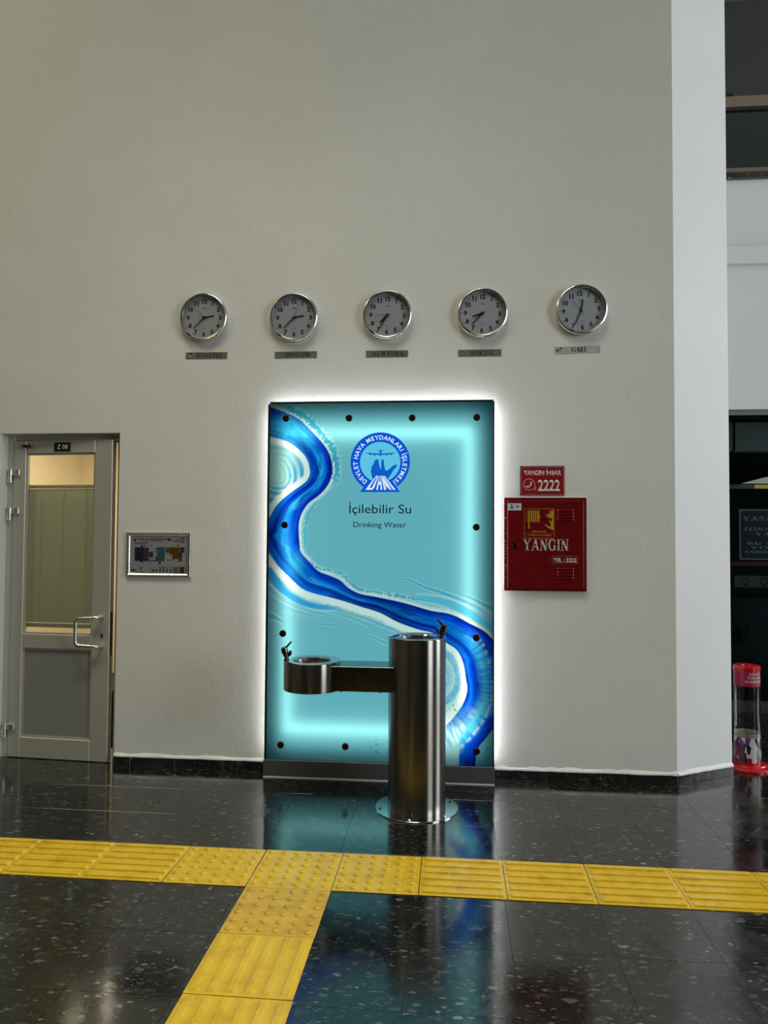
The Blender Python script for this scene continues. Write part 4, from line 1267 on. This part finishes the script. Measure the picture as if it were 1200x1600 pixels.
def bubbler(x, y, z, sg):
    """push lever bubbler: base nut, leaning body, nozzle towards the bowl and a lever; sg = +1 bowl lies to the right"""
    b_ = part('bubbler', MB().lathe([(.0165, 0), (.0165, .006), (.011, .010), (.010, .020)], (x, y, z), 'z', 20)
              .tube([(x, y, z + .012), (x - sg * .004, y, z + .03), (x - sg * .011, y, z + .050), (x - sg * .017, y, z + .066), (x - sg * .019, y, z + .073)], [.011, .0165, .0190, .0170, .008], 14), M_chrome, ft, smooth=True, label='dark chrome bubbler tap')
    part('nozzle', MB().tube([(x + sg * .002, y, z + .022), (x + sg * .016, y, z + .030), (x + sg * .021, y, z + .040), (x + sg * .021, y, z + .054)], [.008, .0095, .010, .007], 12), M_chrome, b_, smooth=True)
    part('lever', MB().tube([(x - sg * .014, y, z + .066), (x + sg * .002, y, z + .076), (x + sg * .016, y, z + .093), (x + sg * .026, y, z + .103)], [.008, .006, .005, .0055], 10), M_chrome, b_, smooth=True)
bubbler(BX - .141, FYc - .030, .8045, 1)
bubbler(FX + .137, FYc - .045, .9475, -1)

# ================================================================== CLOCKS AND CITY PLATES
M_dial = mat('clock_dial', (0.44, 0.45, 0.49, 1), 0.55)
M_rimin = mat('clock_inner_ring', (0.20, 0.195, 0.18, 1), 0.4, 0.7)
M_hand = mat('clock_hand', (0.006, 0.006, 0.006, 1), 0.4)
M_clockglass = pane_glass('clock_glass', (0.97, 0.97, 0.97, 1), 0.05)
CR = .160
def clock_meshes():
    P = {}
    P['case'] = (MB().lathe([(CR - .030, .0), (CR - .004, .001), (CR, .010), (CR, .034), (CR - .004, .040), (CR - .010, .0425), (CR - .018, .0405), (CR - .021, .032), (CR - .021, .014)], (0, 0, 0), 'y', 80, caps=False).lathe([(CR - .03, .0), (0, 0)], (0, 0, 0), 'y', 40, caps=False), M_alu3, True, None)
    P['dial'] = (MB().lathe([(CR - .020, .012), (CR - .020, .015), (0, .015)], (0, 0, 0), 'y', 64), M_dial, False, None)
    nm = MB()
    for h in range(1, 13):
        a = math.radians(30 * h)
        R0 = .108 if h not in (10, 11, 12) else .106
        text_on_wall(nm, str(h), R0 * math.sin(a), R0 * math.cos(a) - .0125, -.0152, cap=.0275, bold=.045, depth=.0004)
    P['numerals'] = (nm, M_hand, False, None)
    tk = MB()
    for k in range(60):
        a = math.radians(6 * k)
        l, w_ = (.010, .0022) if k % 5 == 0 else (.005, .0010)
        r1 = .1335
        ca, sa = math.cos(a), math.sin(a)
        pts = [((r1 - l) * sa - w_ * ca, (r1 - l) * ca + w_ * sa), ((r1 - l) * sa + w_ * ca, (r1 - l) * ca - w_ * sa), (r1 * sa + w_ * ca, r1 * ca - w_ * sa), (r1 * sa - w_ * ca, r1 * ca + w_ * sa)]
        tk.prism(pts, -.0155, -.0148)
    P['minute_marks'] = (tk, M_hand, False, None)
    mk = MB().prism([(-.003, .0655), (.003, .0655), (0, .0715)], -.0154, -.0148)
    mk.box(-.012, .012, -.0154, -.0148, .058, .0625).box(-.013, .013, -.0154, -.0148, -.0715, -.0695)
    P['maker_mark'] = (mk, mat('dial_mark', (0.06, 0.06, 0.065, 1), 0.5), False, None)
    P['glass'] = (MB().lathe([(CR - .0205, .034), (CR - .0205, .0355), (0, .0355)], (0, 0, 0), 'y', 48), M_clockglass, False, None)
    return {k: v[0].mesh(k, v[1], smooth=v[2]) for k, v in P.items()}
CM = clock_meshes()
def hand_mb(L, tail, w0, w1, y):
    return MB().prism([(-w0, -tail), (w0, -tail), (w0, 0), (w1, L), (-w1, L), (-w0, 0)], y - .0012, y)
HM = {'hour_hand': hand_mb(.066, .012, .0046, .0034, -.0185).mesh('hour_hand', M_hand),
      'minute_hand': hand_mb(.098, .012, .0036, .0024, -.0205).mesh('minute_hand', M_hand),
      'second_hand': hand_mb(.098, .028, .0009, .0005, -.0225).mesh('second_hand', M_hand),
      'hub': MB().lathe([(.0085, .017), (.0085, .024), (.004, .0255), (0, .0255)], (0, 0, 0), 'y', 18).mesh('hub', M_hand)}
TAG = MB().box(-.0185, .0185, -.043, -.0405, -.0055, .0055, .0006).mesh('sticker', M_black)
CLOCKS = [('ISTANBUL', -1.628, 2.941, 80, 224.5, 320, 1.0, 'leftmost silver wall clock above the plate reading ISTANBUL', (-1.754, -1.473, 2.665, 2.720), -.4),
          ('MOSCOW', -1.025, 2.928, 79, 225, 20, .4, 'silver wall clock above the plate reading MOSCOW', (-1.154, -.875, 2.661, 2.714), 0),
          ('NEWYORK', -.415, 2.931, 226, 210, 270, 2.2, 'middle silver wall clock above the plate reading NEWYORK', (-.554, -.281, 2.657, 2.710), -.2),
          ('TOKYO', .193, 2.930, 253, 222.5, 236, 2.2, 'silver wall clock above the plate reading TOKYO', (.040, .314, 2.652, 2.707), 0),
          ('GMT', .809, 2.937, 9, 202, 321, -4.0, 'rightmost silver wall clock above the plate reading GMT', (.648, .927, 2.664, 2.715), 1.2)]
for n, (city, x, z, hh, mm, ss, roll, label, pb, prot) in enumerate(CLOCKS):
    c = thing('wall_clock', (x, -.0005, z), label, 'clock', 'city clocks in a row on the wall')
    c.rotation_euler.y = math.radians(roll)
    for k in ('case', 'dial', 'numerals', 'minute_marks', 'maker_mark', 'glass'):
        o = bpy.data.objects.new(k, CM[k])
        COL.objects.link(o)
        o.parent = c
        if k in ('numerals', 'minute_marks', 'maker_mark'):
            o['kind'] = 'stuff'
    for k, a in (('hour_hand', hh), ('minute_hand', mm), ('second_hand', ss), ('hub', 0)):
        o = bpy.data.objects.new(k, HM[k])
        COL.objects.link(o)
        o.parent = c
        o.rotation_euler.y = math.radians(a - roll)
    ta = math.radians(218 if n != 4 else 210)
    o = bpy.data.objects.new('sticker', TAG)
    COL.objects.link(o)
    o.parent = c
    o.location = ((CR - .010) * math.sin(ta), 0, (CR - .010) * math.cos(ta))
    o.rotation_euler.y = ta + math.pi
    o['label'] = 'small black tab on the rim'
    # city name plate
    m = mat('city_plate_%d' % n, (0.10, 0.10, 0.095, 1), 0.42, 0.25)
    nt, ns, lk, b = nodes_of(m)
    f = noise(ns, lk, mapped(ns, lk, (1.0, 1.0, 1.0)), 60 if n != 4 else 24, 4, 0.7)
    if n == 4:
        lk.new(ramp(ns, lk, f, [(0.3, (.34, .34, .33)), (0.7, (.58, .58, .56))]), b.inputs['Base Color'])
    else:
        lk.new(ramp(ns, lk, f, [(0.35, (.13, .132, .125)), (0.62, (.19, .19, .18)), (0.72, (.30, .30, .29))]), b.inputs['Base Color'])
    x0, x1, z0, z1 = pb
    cx, cz = (x0 + x1) / 2, (z0 + z1) / 2
    p = thing('city_plate', (cx, -.0005, z0), '%s metal plate with the black word %s under a clock' % ('pale' if n == 4 else 'dark', city), 'name plate', 'city name plates under the clocks')
    X = Matrix.Translation((cx, 0, cz)) @ Matrix.Rotation(math.radians(-prot), 4, 'Y')
    part('plate', MB().box(-(x1 - x0) / 2, (x1 - x0) / 2, -.0025, -.0006, -.0225, .0225, .0004), m, p, xf=X)
    wd = {'ISTANBUL': .182, 'MOSCOW': .172, 'NEWYORK': .208, 'TOKYO': .145, 'GMT': .098}[city]
    part('lettering', serif_on_wall(MB(), city, .012 if n else .02, -.0145, -.0024, .0290, wd, depth=.0006), M_black, p, xf=X)
    if n in (0, 4):
        rub = MB()
        rr = random.Random(n)
        for k in range(7):
            ux, uz = -(x1 - x0) / 2 + .014 + rr.uniform(0, .026), rr.uniform(-.006, .014)
            rub.prism([(ux + rr.uniform(.006, .012) * math.cos(t), uz + rr.uniform(.003, .007) * math.sin(t)) for t in np.linspace(0, 2 * math.pi, 7, endpoint=False)], -.0029, -.0024)
        part('worn_patch', rub, mat('worn_metal', (0.30, 0.30, 0.29, 1), 0.5), p, xf=X, label='patch of glue residue')

# ================================================================== EVACUATION PLAN FRAME
ev = thing('plan_frame', (-1.917, -.001, 1.228), 'silver framed coloured evacuation plan beside the door', 'picture frame')
X0, X1, Z0, Z1 = -2.137, -1.697, 1.229, 1.524
def frame_rail(p0, p1, p2, p3):
    mb = MB()
    # rounded snap-frame profile between outer and inner corner points
    prof = [(0.0, -.002), (0.0, -.010), (.18, -.017), (.5, -.019), (.82, -.015), (1.0, -.009), (1.0, -.003)]
    A = [mb.bm.verts.new((p0[0] + (p3[0] - p0[0]) * t, y, p0[1] + (p3[1] - p0[1]) * t)) for t, y in prof]
    B = [mb.bm.verts.new((p1[0] + (p2[0] - p1[0]) * t, y, p1[1] + (p2[1] - p1[1]) * t)) for t, y in prof]
    for i in range(len(prof) - 1):
        mb.bm.faces.new((A[i], B[i], B[i + 1], A[i + 1]))
    mb.bm.faces.new(A[::-1])
    mb.bm.faces.new(B)
    return mb
fw = .027
o4 = [(X0, Z0), (X1, Z0), (X1, Z1), (X0, Z1)]
i4 = [(X0 + fw, Z0 + fw), (X1 - fw, Z0 + fw), (X1 - fw, Z1 - fw), (X0 + fw, Z1 - fw)]
for k in range(4):
    part('frame_rail', frame_rail(o4[k], o4[(k + 1) % 4], i4[(k + 1) % 4], i4[k]), M_alu2, ev, smooth=True)
part('sheet', MB().box(X0 + .01, X1 - .01, -.0065, -.001, Z0 + .01, Z1 - .01), mat('plan_paper', (0.56, 0.56, 0.585, 1), 0.35), ev)
ux = lambda x: X0 + (x - 55) / 1020 * (X1 - X0)
uz = lambda y: Z1 - (y - 110) / 725 * (Z1 - Z0)
def rects(L, y=-.0070):
    mb = MB()
    for x0, y0, x1, y1 in L:
        mb.box(ux(x0), ux(x1), y, -.0064, uz(y1), uz(y0))
    return mb
rr = random.Random(3)
pc = lambda n_, c_: mat('plan_' + n_, c_, 0.45)
part('plan_block', rects([(190, 355, 330, 575), (285, 320, 322, 354), (285, 576, 322, 600)]), pc('violet', (.035, .03, .10, 1)), ev)
part('plan_block', rects([(330, 355, 412, 545), (415, 430, 480, 515), (330, 545, 425, 578), (900, 350, 975, 435), (890, 435, 935, 575)]), pc('mauve', (.085, .075, .10, 1)), ev)
part('plan_block', rects([(545, 350, 662, 578), (520, 490, 545, 565), (440, 560, 545, 582), (575, 575, 610, 600)]), pc('cyan', (.06, .19, .26, 1)), ev)
part('plan_block', rects([(680, 355, 745, 440)]), pc('green', (.14, .20, .05, 1)), ev)
part('plan_block', rects([(745, 350, 895, 470), (785, 470, 895, 540)]), pc('orange', (.24, .085, .015, 1)), ev)
part('plan_block', rects([(900, 665, 980, 690), (900, 692, 975, 718), (140, 712, 208, 738)]), pc('red', (.16, .01, .015, 1)), ev)
part('plan_block', rects([(900, 720, 975, 742), (900, 744, 975, 766)]), pc('brown', (.12, .06, .02, 1)), ev)
part('plan_block', rects([(805, 680, 878, 770)]), pc('pale_green', (.16, .22, .16, 1)), ev)
part('plan_header', rects([(425, 216, 500, 232), (508, 216, 585, 232), (593, 216, 640, 232), (648, 216, 700, 232), (430, 246, 520, 256), (528, 246, 620, 256)]), pc('header', (.17, .012, .02, 1)), ev)
ln = rects([(222, 218, 275, 231), (283, 218, 340, 231), (348, 218, 412, 231), (305, 247, 360, 256), (367, 247, 420, 256), (180, 278, 390, 290), (175, 215, 205, 258), (175, 308, 405, 311), (205, 750, 360, 760), (215, 768, 340, 776), (285, 675, 305, 715), (845, 220, 890, 230), (770, 240, 890, 250), (815, 262, 885, 272), (710, 210, 755, 246),
            (855, 312, 890, 332), (565, 600, 610, 618), (575, 680, 700, 690), (445, 665, 790, 668), (445, 768, 790, 771), (445, 665, 448, 771), (787, 665, 790, 771), (800, 668, 880, 676), (340, 320, 365, 335), (440, 320, 470, 335)])
for k in range(6):
    x = 475 + k * 55
    ln.box(ux(x), ux(x + 22), -.007, -.0064, uz(745), uz(708))
for k in range(46):
    x, y = rr.uniform(340, 960), rr.uniform(360, 575)
    ln.box(ux(x), ux(x + rr.uniform(6, 22)), -.0072, -.0064, uz(y + rr.uniform(5, 14)), uz(y))
ring(ln, ux(935), uz(235), .012, .0165, -.007, -.0064, 24)
ln.box(ux(918), ux(952), -.007, -.0064, uz(278), uz(266)).box(ux(930), ux(941), -.007, -.0064, uz(262), uz(215))
for _o in [c for c in ev.children if c.name.startswith(('plan_block', 'plan_header'))]:
    _o['kind'] = 'stuff'
part('plan_linework', ln, pc('ink', (.022, .022, .026, 1)), ev)
part('cover_sheet', MB().box(X0 + .015, X1 - .015, -.0082, -.0076, Z0 + .015, Z1 - .015), pane_glass('plan_cover', (0.95, 0.95, 0.95, 1), 0.05), ev)

# ================================================================== FIRE ALARM SIGN AND FIRE HOSE CABINET
M_red = mat('red_sign', lin(140, 16, 22), 0.30)
M_dred = mat('dark_red_edge', (0.035, 0.004, 0.006, 1), 0.4)
sgn = thing('fire_call_sign', (.569, -.001, 1.768), 'small red sign reading YANGIN İHBAR 2222 above the fire cabinet', 'sign')
SU = lambda x: .431 + (x - 298) * .000562
SV = lambda y: 1.955 - (y - 125) * .000562
part('board', MB().prism(rrect(SU(298), SU(785), SV(455), SV(125), .003), -.006, -.001), M_dred, sgn)
part('face', MB().prism(rrect(SU(303), SU(780), SV(450), SV(131), .012), -.0072, -.005), M_red, sgn)
bd = MB()
for (a, b_) in zip(rrect(SU(309), SU(774), SV(444), SV(137), .010), rrect(SU(309), SU(774), SV(444), SV(137), .010)[1:] + rrect(SU(309), SU(774), SV(444), SV(137), .010)[:1]):
    d = Vector((b_[0] - a[0], b_[1] - a[1]))
    if d.length < 1e-6:
        continue
    n_ = Vector((-d.y, d.x)).normalized() * .0009
    bd.prism([(a[0] - n_.x, a[1] - n_.y), (b_[0] - n_.x, b_[1] - n_.y), (b_[0] + n_.x, b_[1] + n_.y), (a[0] + n_.x, a[1] + n_.y)], -.0076, -.007)
part('border_line', bd, M_greyp, sgn)
M_sl = mat('sign_white', (0.50, 0.50, 0.48, 1), 0.5)
t1 = text_on_wall(MB(), 'YANGIN İHBAR', SU(543), SV(228), -.0071, cap=.0305, width=.234, bold=.028)
text_on_wall(t1, '2222', SU(614), SV(403), -.0071, cap=.070, width=.137, bold=.028)
part('lettering', t1, M_sl, sgn)
ph = ring(MB(), SU(398), SV(332), .0335, .0365, -.0078, -.007, 40, -25, 300)
ph.prism([(SU(434), SV(380)), (SU(470), SV(386)), (SU(455), SV(352)), (SU(462), SV(352)), (SU(478), SV(392)), (SU(432), SV(386))], -.0078, -.007)
# handset: thick bent stroke with two bulbs
hs = _line([(SU(368), SV(356)), (SU(385), SV(362)), (SU(405), SV(350)), (SU(420), SV(328)), (SU(418), SV(306))], [.012, .010, .008, .010, .012])
for poly in hs:
    ph.prism(poly, -.0078, -.007)
ph.prism(circle(SU(370), SV(355), .0065, 14), -.0079, -.007).prism(circle(SU(419), SV(310), .0065, 14), -.0079, -.007)
part('phone_symbol', ph, M_sl, sgn)

fc = thing('fire_cabinet', (.584, -.001, 1.172), 'dark red fire hose cabinet with white stencilled YANGIN and yellow pictogram', 'fire cabinet')
CU = lambda x: .331 + (x - 128) * .000573
CV = lambda y: 1.7555 - (y - 470) * .000573
M_cab = mat('red_cabinet', lin(112, 4, 8), 0.24, spec=0.5)
nt, ns, lk, b = nodes_of(M_cab)
lk.new(ramp(ns, lk, noise(ns, lk, mapped(ns, lk), 18, 5, 0.7), [(0.3, (.10, .002, .004)), (0.7, (.17, .004, .006))]), b.inputs['Base Color'])
bump(ns, lk, b, noise(ns, lk, mapped(ns, lk), 5, 2), 0.12, 0.01)
cf = part('cabinet_frame', outline(MB(), CU(128), CU(1010), CV(1488), CV(472), .017, -.024, -.0005), M_cab, fc)
part('plaster_edge', outline(MB(), CU(121), CU(1018), CV(1497), CV(464), .006, -.007, -.0003), M_caulk, fc, label='white paint edge round the cabinet')
cd = part('cabinet_door', MB().box(CU(160), CU(983), -.032, -.004, CV(1458), CV(502), .006, 3), M_cab, fc)
chips = MB()
rr = random.Random(11)
for y in (540, 860, 950, 990, 1020, 1060, 1090, 1130, 1210, 1225, 1260, 1340, 700):
    x = 136 + rr.uniform(-3, 12)
    chips.prism([(CU(x + rr.uniform(1, 5) * math.cos(t)), CV(y + rr.uniform(5, 13) * math.sin(t))) for t in np.linspace(0, 2 * math.pi, 6, endpoint=False)], -.0246, -.0238)
part('paint_chips', chips, mat('chipped_edge', (0.45, 0.36, 0.33, 1), 0.6), cf)['kind'] = 'stuff'
for zc in (600, 1232):
    for k in range(4):
        y = zc + 8 + k * 33
        mb = MB()
        xa, xb = CU(697), CU(872)
        A = [mb.bm.verts.new(c) for c in ((xa, -.0318, CV(y - 8)), (xb, -.0318, CV(y - 8)), (xb, -.0318, CV(y + 14)), (xa, -.0318, CV(y + 14)))]
        B = [mb.bm.verts.new(c) for c in ((xa + .006, -.0385, CV(y + 2)), (xb - .006, -.0385, CV(y + 2)), (xb - .004, -.0385, CV(y + 13)), (xa + .004, -.0385, CV(y + 13)))]
        mb.bm.faces.new(B)
        for i in range(4):
            mb.bm.faces.new((A[i], A[(i + 1) % 4], B[(i + 1) % 4], B[i]))
        part('louvre', mb, M_cab, cd)
lkp = part('latch', MB().lathe([(.014, 0), (.014, .003), (.010, .008)], (CU(238), -.0318, CV(985)), 'y', 20), M_chrome, cd, smooth=True, label='dark key latch')
part('key_tab', MB().prism([(CU(205), CV(965)), (CU(228), CV(960)), (CU(262), CV(1030)), (CU(242), CV(1045))], -.046, -.040), M_chrome, lkp)
part('lettering', serif_on_wall(MB(), 'YANGIN', CU(575), CV(1048), -.0319, .071, .279, depth=.0005), M_sl, cd)
stc = MB()
for c_ in ((397, 1010), (465, 985), (520, 1000), (645, 975), (700, 990), (770, 990)):
    stc.box(CU(c_[0] - 22), CU(c_[0] + 22), -.0330, -.0319, CV(c_[1] + 3), CV(c_[1] - 3))
part('stencil_gap', stc, M_cab, cd)['kind'] = 'stuff'
tl = outline(MB(), CU(640), CU(915), CV(1182), CV(1108), .0012, -.0325, -.0319)
part('phone_border', tl, M_greyp, cd)
part('phone_lettering', text_on_wall(MB(), 'TEL : 2222', CU(777), CV(1170), -.0320, cap=.0235, width=.142, bold=.03), M_sl, cd)
M_gold = mat('pictogram_yellow', lin(170, 140, 14), 0.45)
M_ylw = mat('pictogram_border', lin(176, 128, 40), 0.45)
pk = part('pictogram_border', outline(MB(), CU(342), CU(664), CV(915), CV(592), .0022, -.0327, -.0319).box(CU(342), CU(664), -.0327, -.0319, CV(863), CV(861)), M_ylw, cd)
hz = MB()
for x in (385, 410, 434, 458, 482):
    hz.box(CU(x), CU(x + 15), -.0327, -.0319, CV(738), CV(612))
hz.box(CU(370), CU(374), -.0327, -.0319, CV(738), CV(612)).box(CU(385), CU(398), -.0327, -.0319, CV(790), CV(738)).prism([(CU(382), CV(788)), (CU(401), CV(788)), (CU(396), CV(812)), (CU(388), CV(812))], -.0327, -.0319)
hz.box(CU(500), CU(505), -.0327, -.0319, CV(745), CV(612)).prism([(CU(505), CV(665)), (CU(516), CV(682)), (CU(505), CV(700))], -.0327, -.0319)
part('hose_symbol', hz, M_gold, cd)
fm = MB()
for P in ([(662, 592), (662, 720), (640, 700), (600, 690), (560, 655), (600, 672), (585, 640), (620, 660), (608, 610), (632, 640), (630, 594), (645, 625), (655, 596)],
          [(662, 715), (662, 825), (620, 815), (590, 795), (555, 760), (590, 775), (612, 790), (630, 770), (618, 740), (600, 710), (635, 735), (645, 700)]):
    fm.prism([(CU(x), CV(y)) for x, y in P], -.0327, -.0319)
part('flame_symbol', fm, M_gold, cd)
tt = text_on_wall(MB(), 'FIRE HOSE', CU(500), CV(852), -.0320, cap=.0105, width=.086, bold=.01)
text_on_wall(tt, 'YANGIN HORTUMU', CU(503), CV(892), -.0320, cap=.0100, width=.146, bold=.01)
part('pictogram_lettering', tt, M_ylw, cd)
stk = part('sticker', MB().box(CU(168), CU(312), -.0328, -.0319, CV(612), CV(535)), mat('sticker_paper', (0.48, 0.53, 0.60, 1), 0.5), cd, label='white sticker with number 08')
part('sticker_print', text_on_wall(MB().prism(circle(CU(207), CV(555), .0065, 14), -.0333, -.0327).box(CU(190), CU(225), -.0333, -.0327, CV(592), CV(572)), '08', CU(268), CV(582), -.0328, cap=.0145, bold=.03), mat('sticker_ink', (0.03, 0.09, 0.2, 1), 0.5), stk)

# ================================================================== BATTERY COLLECTION TUBE
BXc, BYc, BRd = 1.953, .42, .080
bt = thing('battery_tube', (BXc, BYc, 0), 'clear battery collection tube with red lid and base by the pillar', 'collection bin')
M_redp = mat('red_plastic', lin(178, 10, 16), 0.25, spec=0.6)
part('base', MB().lathe([(.150, 0), (.150, .010), (.142, .018), (.115, .024), (.110, .032), (.082, .034), (.082, .045), (0, .045)], (BXc, BYc, 0), 'z', 56), M_redp, bt, smooth=True)
part('tube', MB().lathe([(BRd, .040), (BRd, .545)], (BXc, BYc, 0), 'z', 56, caps=False), pane_glass('clear_acrylic', (0.80, 0.82, 0.81, 1), 0.16, 0.04), bt, smooth=True, label='clear plastic tube')
part('collar', MB().lathe([(BRd + .001, .538), (BRd + .001, .652), (BRd - .004, .652), (BRd - .004, .538)], (BXc, BYc, 0), 'z', 56, caps=False), mat('magenta_label', lin(150, 12, 58), 0.35), bt, smooth=True, label='magenta label band')
part('lid', MB().lathe([(BRd + .004, .642), (BRd + .004, .664), (BRd - .004, .670), (.030, .668), (.028, .660), (0, .660)], (BXc, BYc, 0), 'z', 56), M_redp, bt, smooth=True)
# lettering wrapped round the collar
def wrapped(lines, a_c):
    out = MB()
    for s_, zz, cap in lines:
        flat = text_on_wall(MB(), s_, 0, zz, 0, cap=cap, bold=.01, depth=0)
        for v in flat.bm.verts:
            a_ = a_c + v.co.x / BRd
            rr_ = BRd + .0016
            v.co = Vector((BXc + rr_ * math.sin(a_), BYc - rr_ * math.cos(a_), v.co.z))
        out.merge(flat.bm)
    return out
part('lettering', wrapped((('ATIK PİL', .612, .0175), ('TOPLAMA', .588, .0175), ('KUMBARASI', .564, .0175)), .32), M_sl, bt)
# printed picture of loose batteries round the foot
m = mat('battery_print', (0.5, 0.5, 0.5, 1), 0.3)
nt, ns, lk, b = nodes_of(m)
v = nd(ns, 'ShaderNodeTexVoronoi', feature='F1', distance='MINKOWSKI')
v.inputs['Scale'].default_value = 1.0
v.inputs['Exponent'].default_value = 1.2
lk.new(mapped(ns, lk, (40, 40, 20), (0.3, 0.2, 0.5)), v.inputs['Vector'])
sp = ns.new('ShaderNodeSeparateColor')
lk.new(v.outputs['Color'], sp.inputs[0])
cr = ns.new('ShaderNodeValToRGB')
cr.color_ramp.interpolation = 'CONSTANT'
els = cr.color_ramp.elements
cols = [(0.0, (.55, .52, .48)), (.22, (.22, .01, .07)), (.44, (.015, .015, .02)), (.56, (.05, .22, .36)), (.68, (.50, .50, .50)), (.80, (.07, .05, .16)), (.9, (.22, .015, .09))]
while len(els) < len(cols):
    els.new(.5)
for e_, (p_, c_) in zip(els, cols):
    e_.position = p_
    e_.color = (*c_, 1)
lk.new(sp.outputs[0], cr.inputs[0])
lk.new(cr.outputs[0], b.inputs['Base Color'])
part('picture_sleeve', MB().lathe([(BRd + .0008, .046), (BRd + .0008, .205), (BRd - .001, .205), (BRd - .001, .046)], (BXc, BYc, 0), 'z', 56, caps=False), m, bt, smooth=True, label='printed sleeve showing loose batteries')
part('sleeve_inside', MB().lathe([(BRd - .0015, .050), (BRd - .0015, .232)], (BXc, BYc, 0), 'z', 56, caps=False), mat('sleeve_paper', (.50, .46, .38, 1), 0.7), bt, smooth=True)
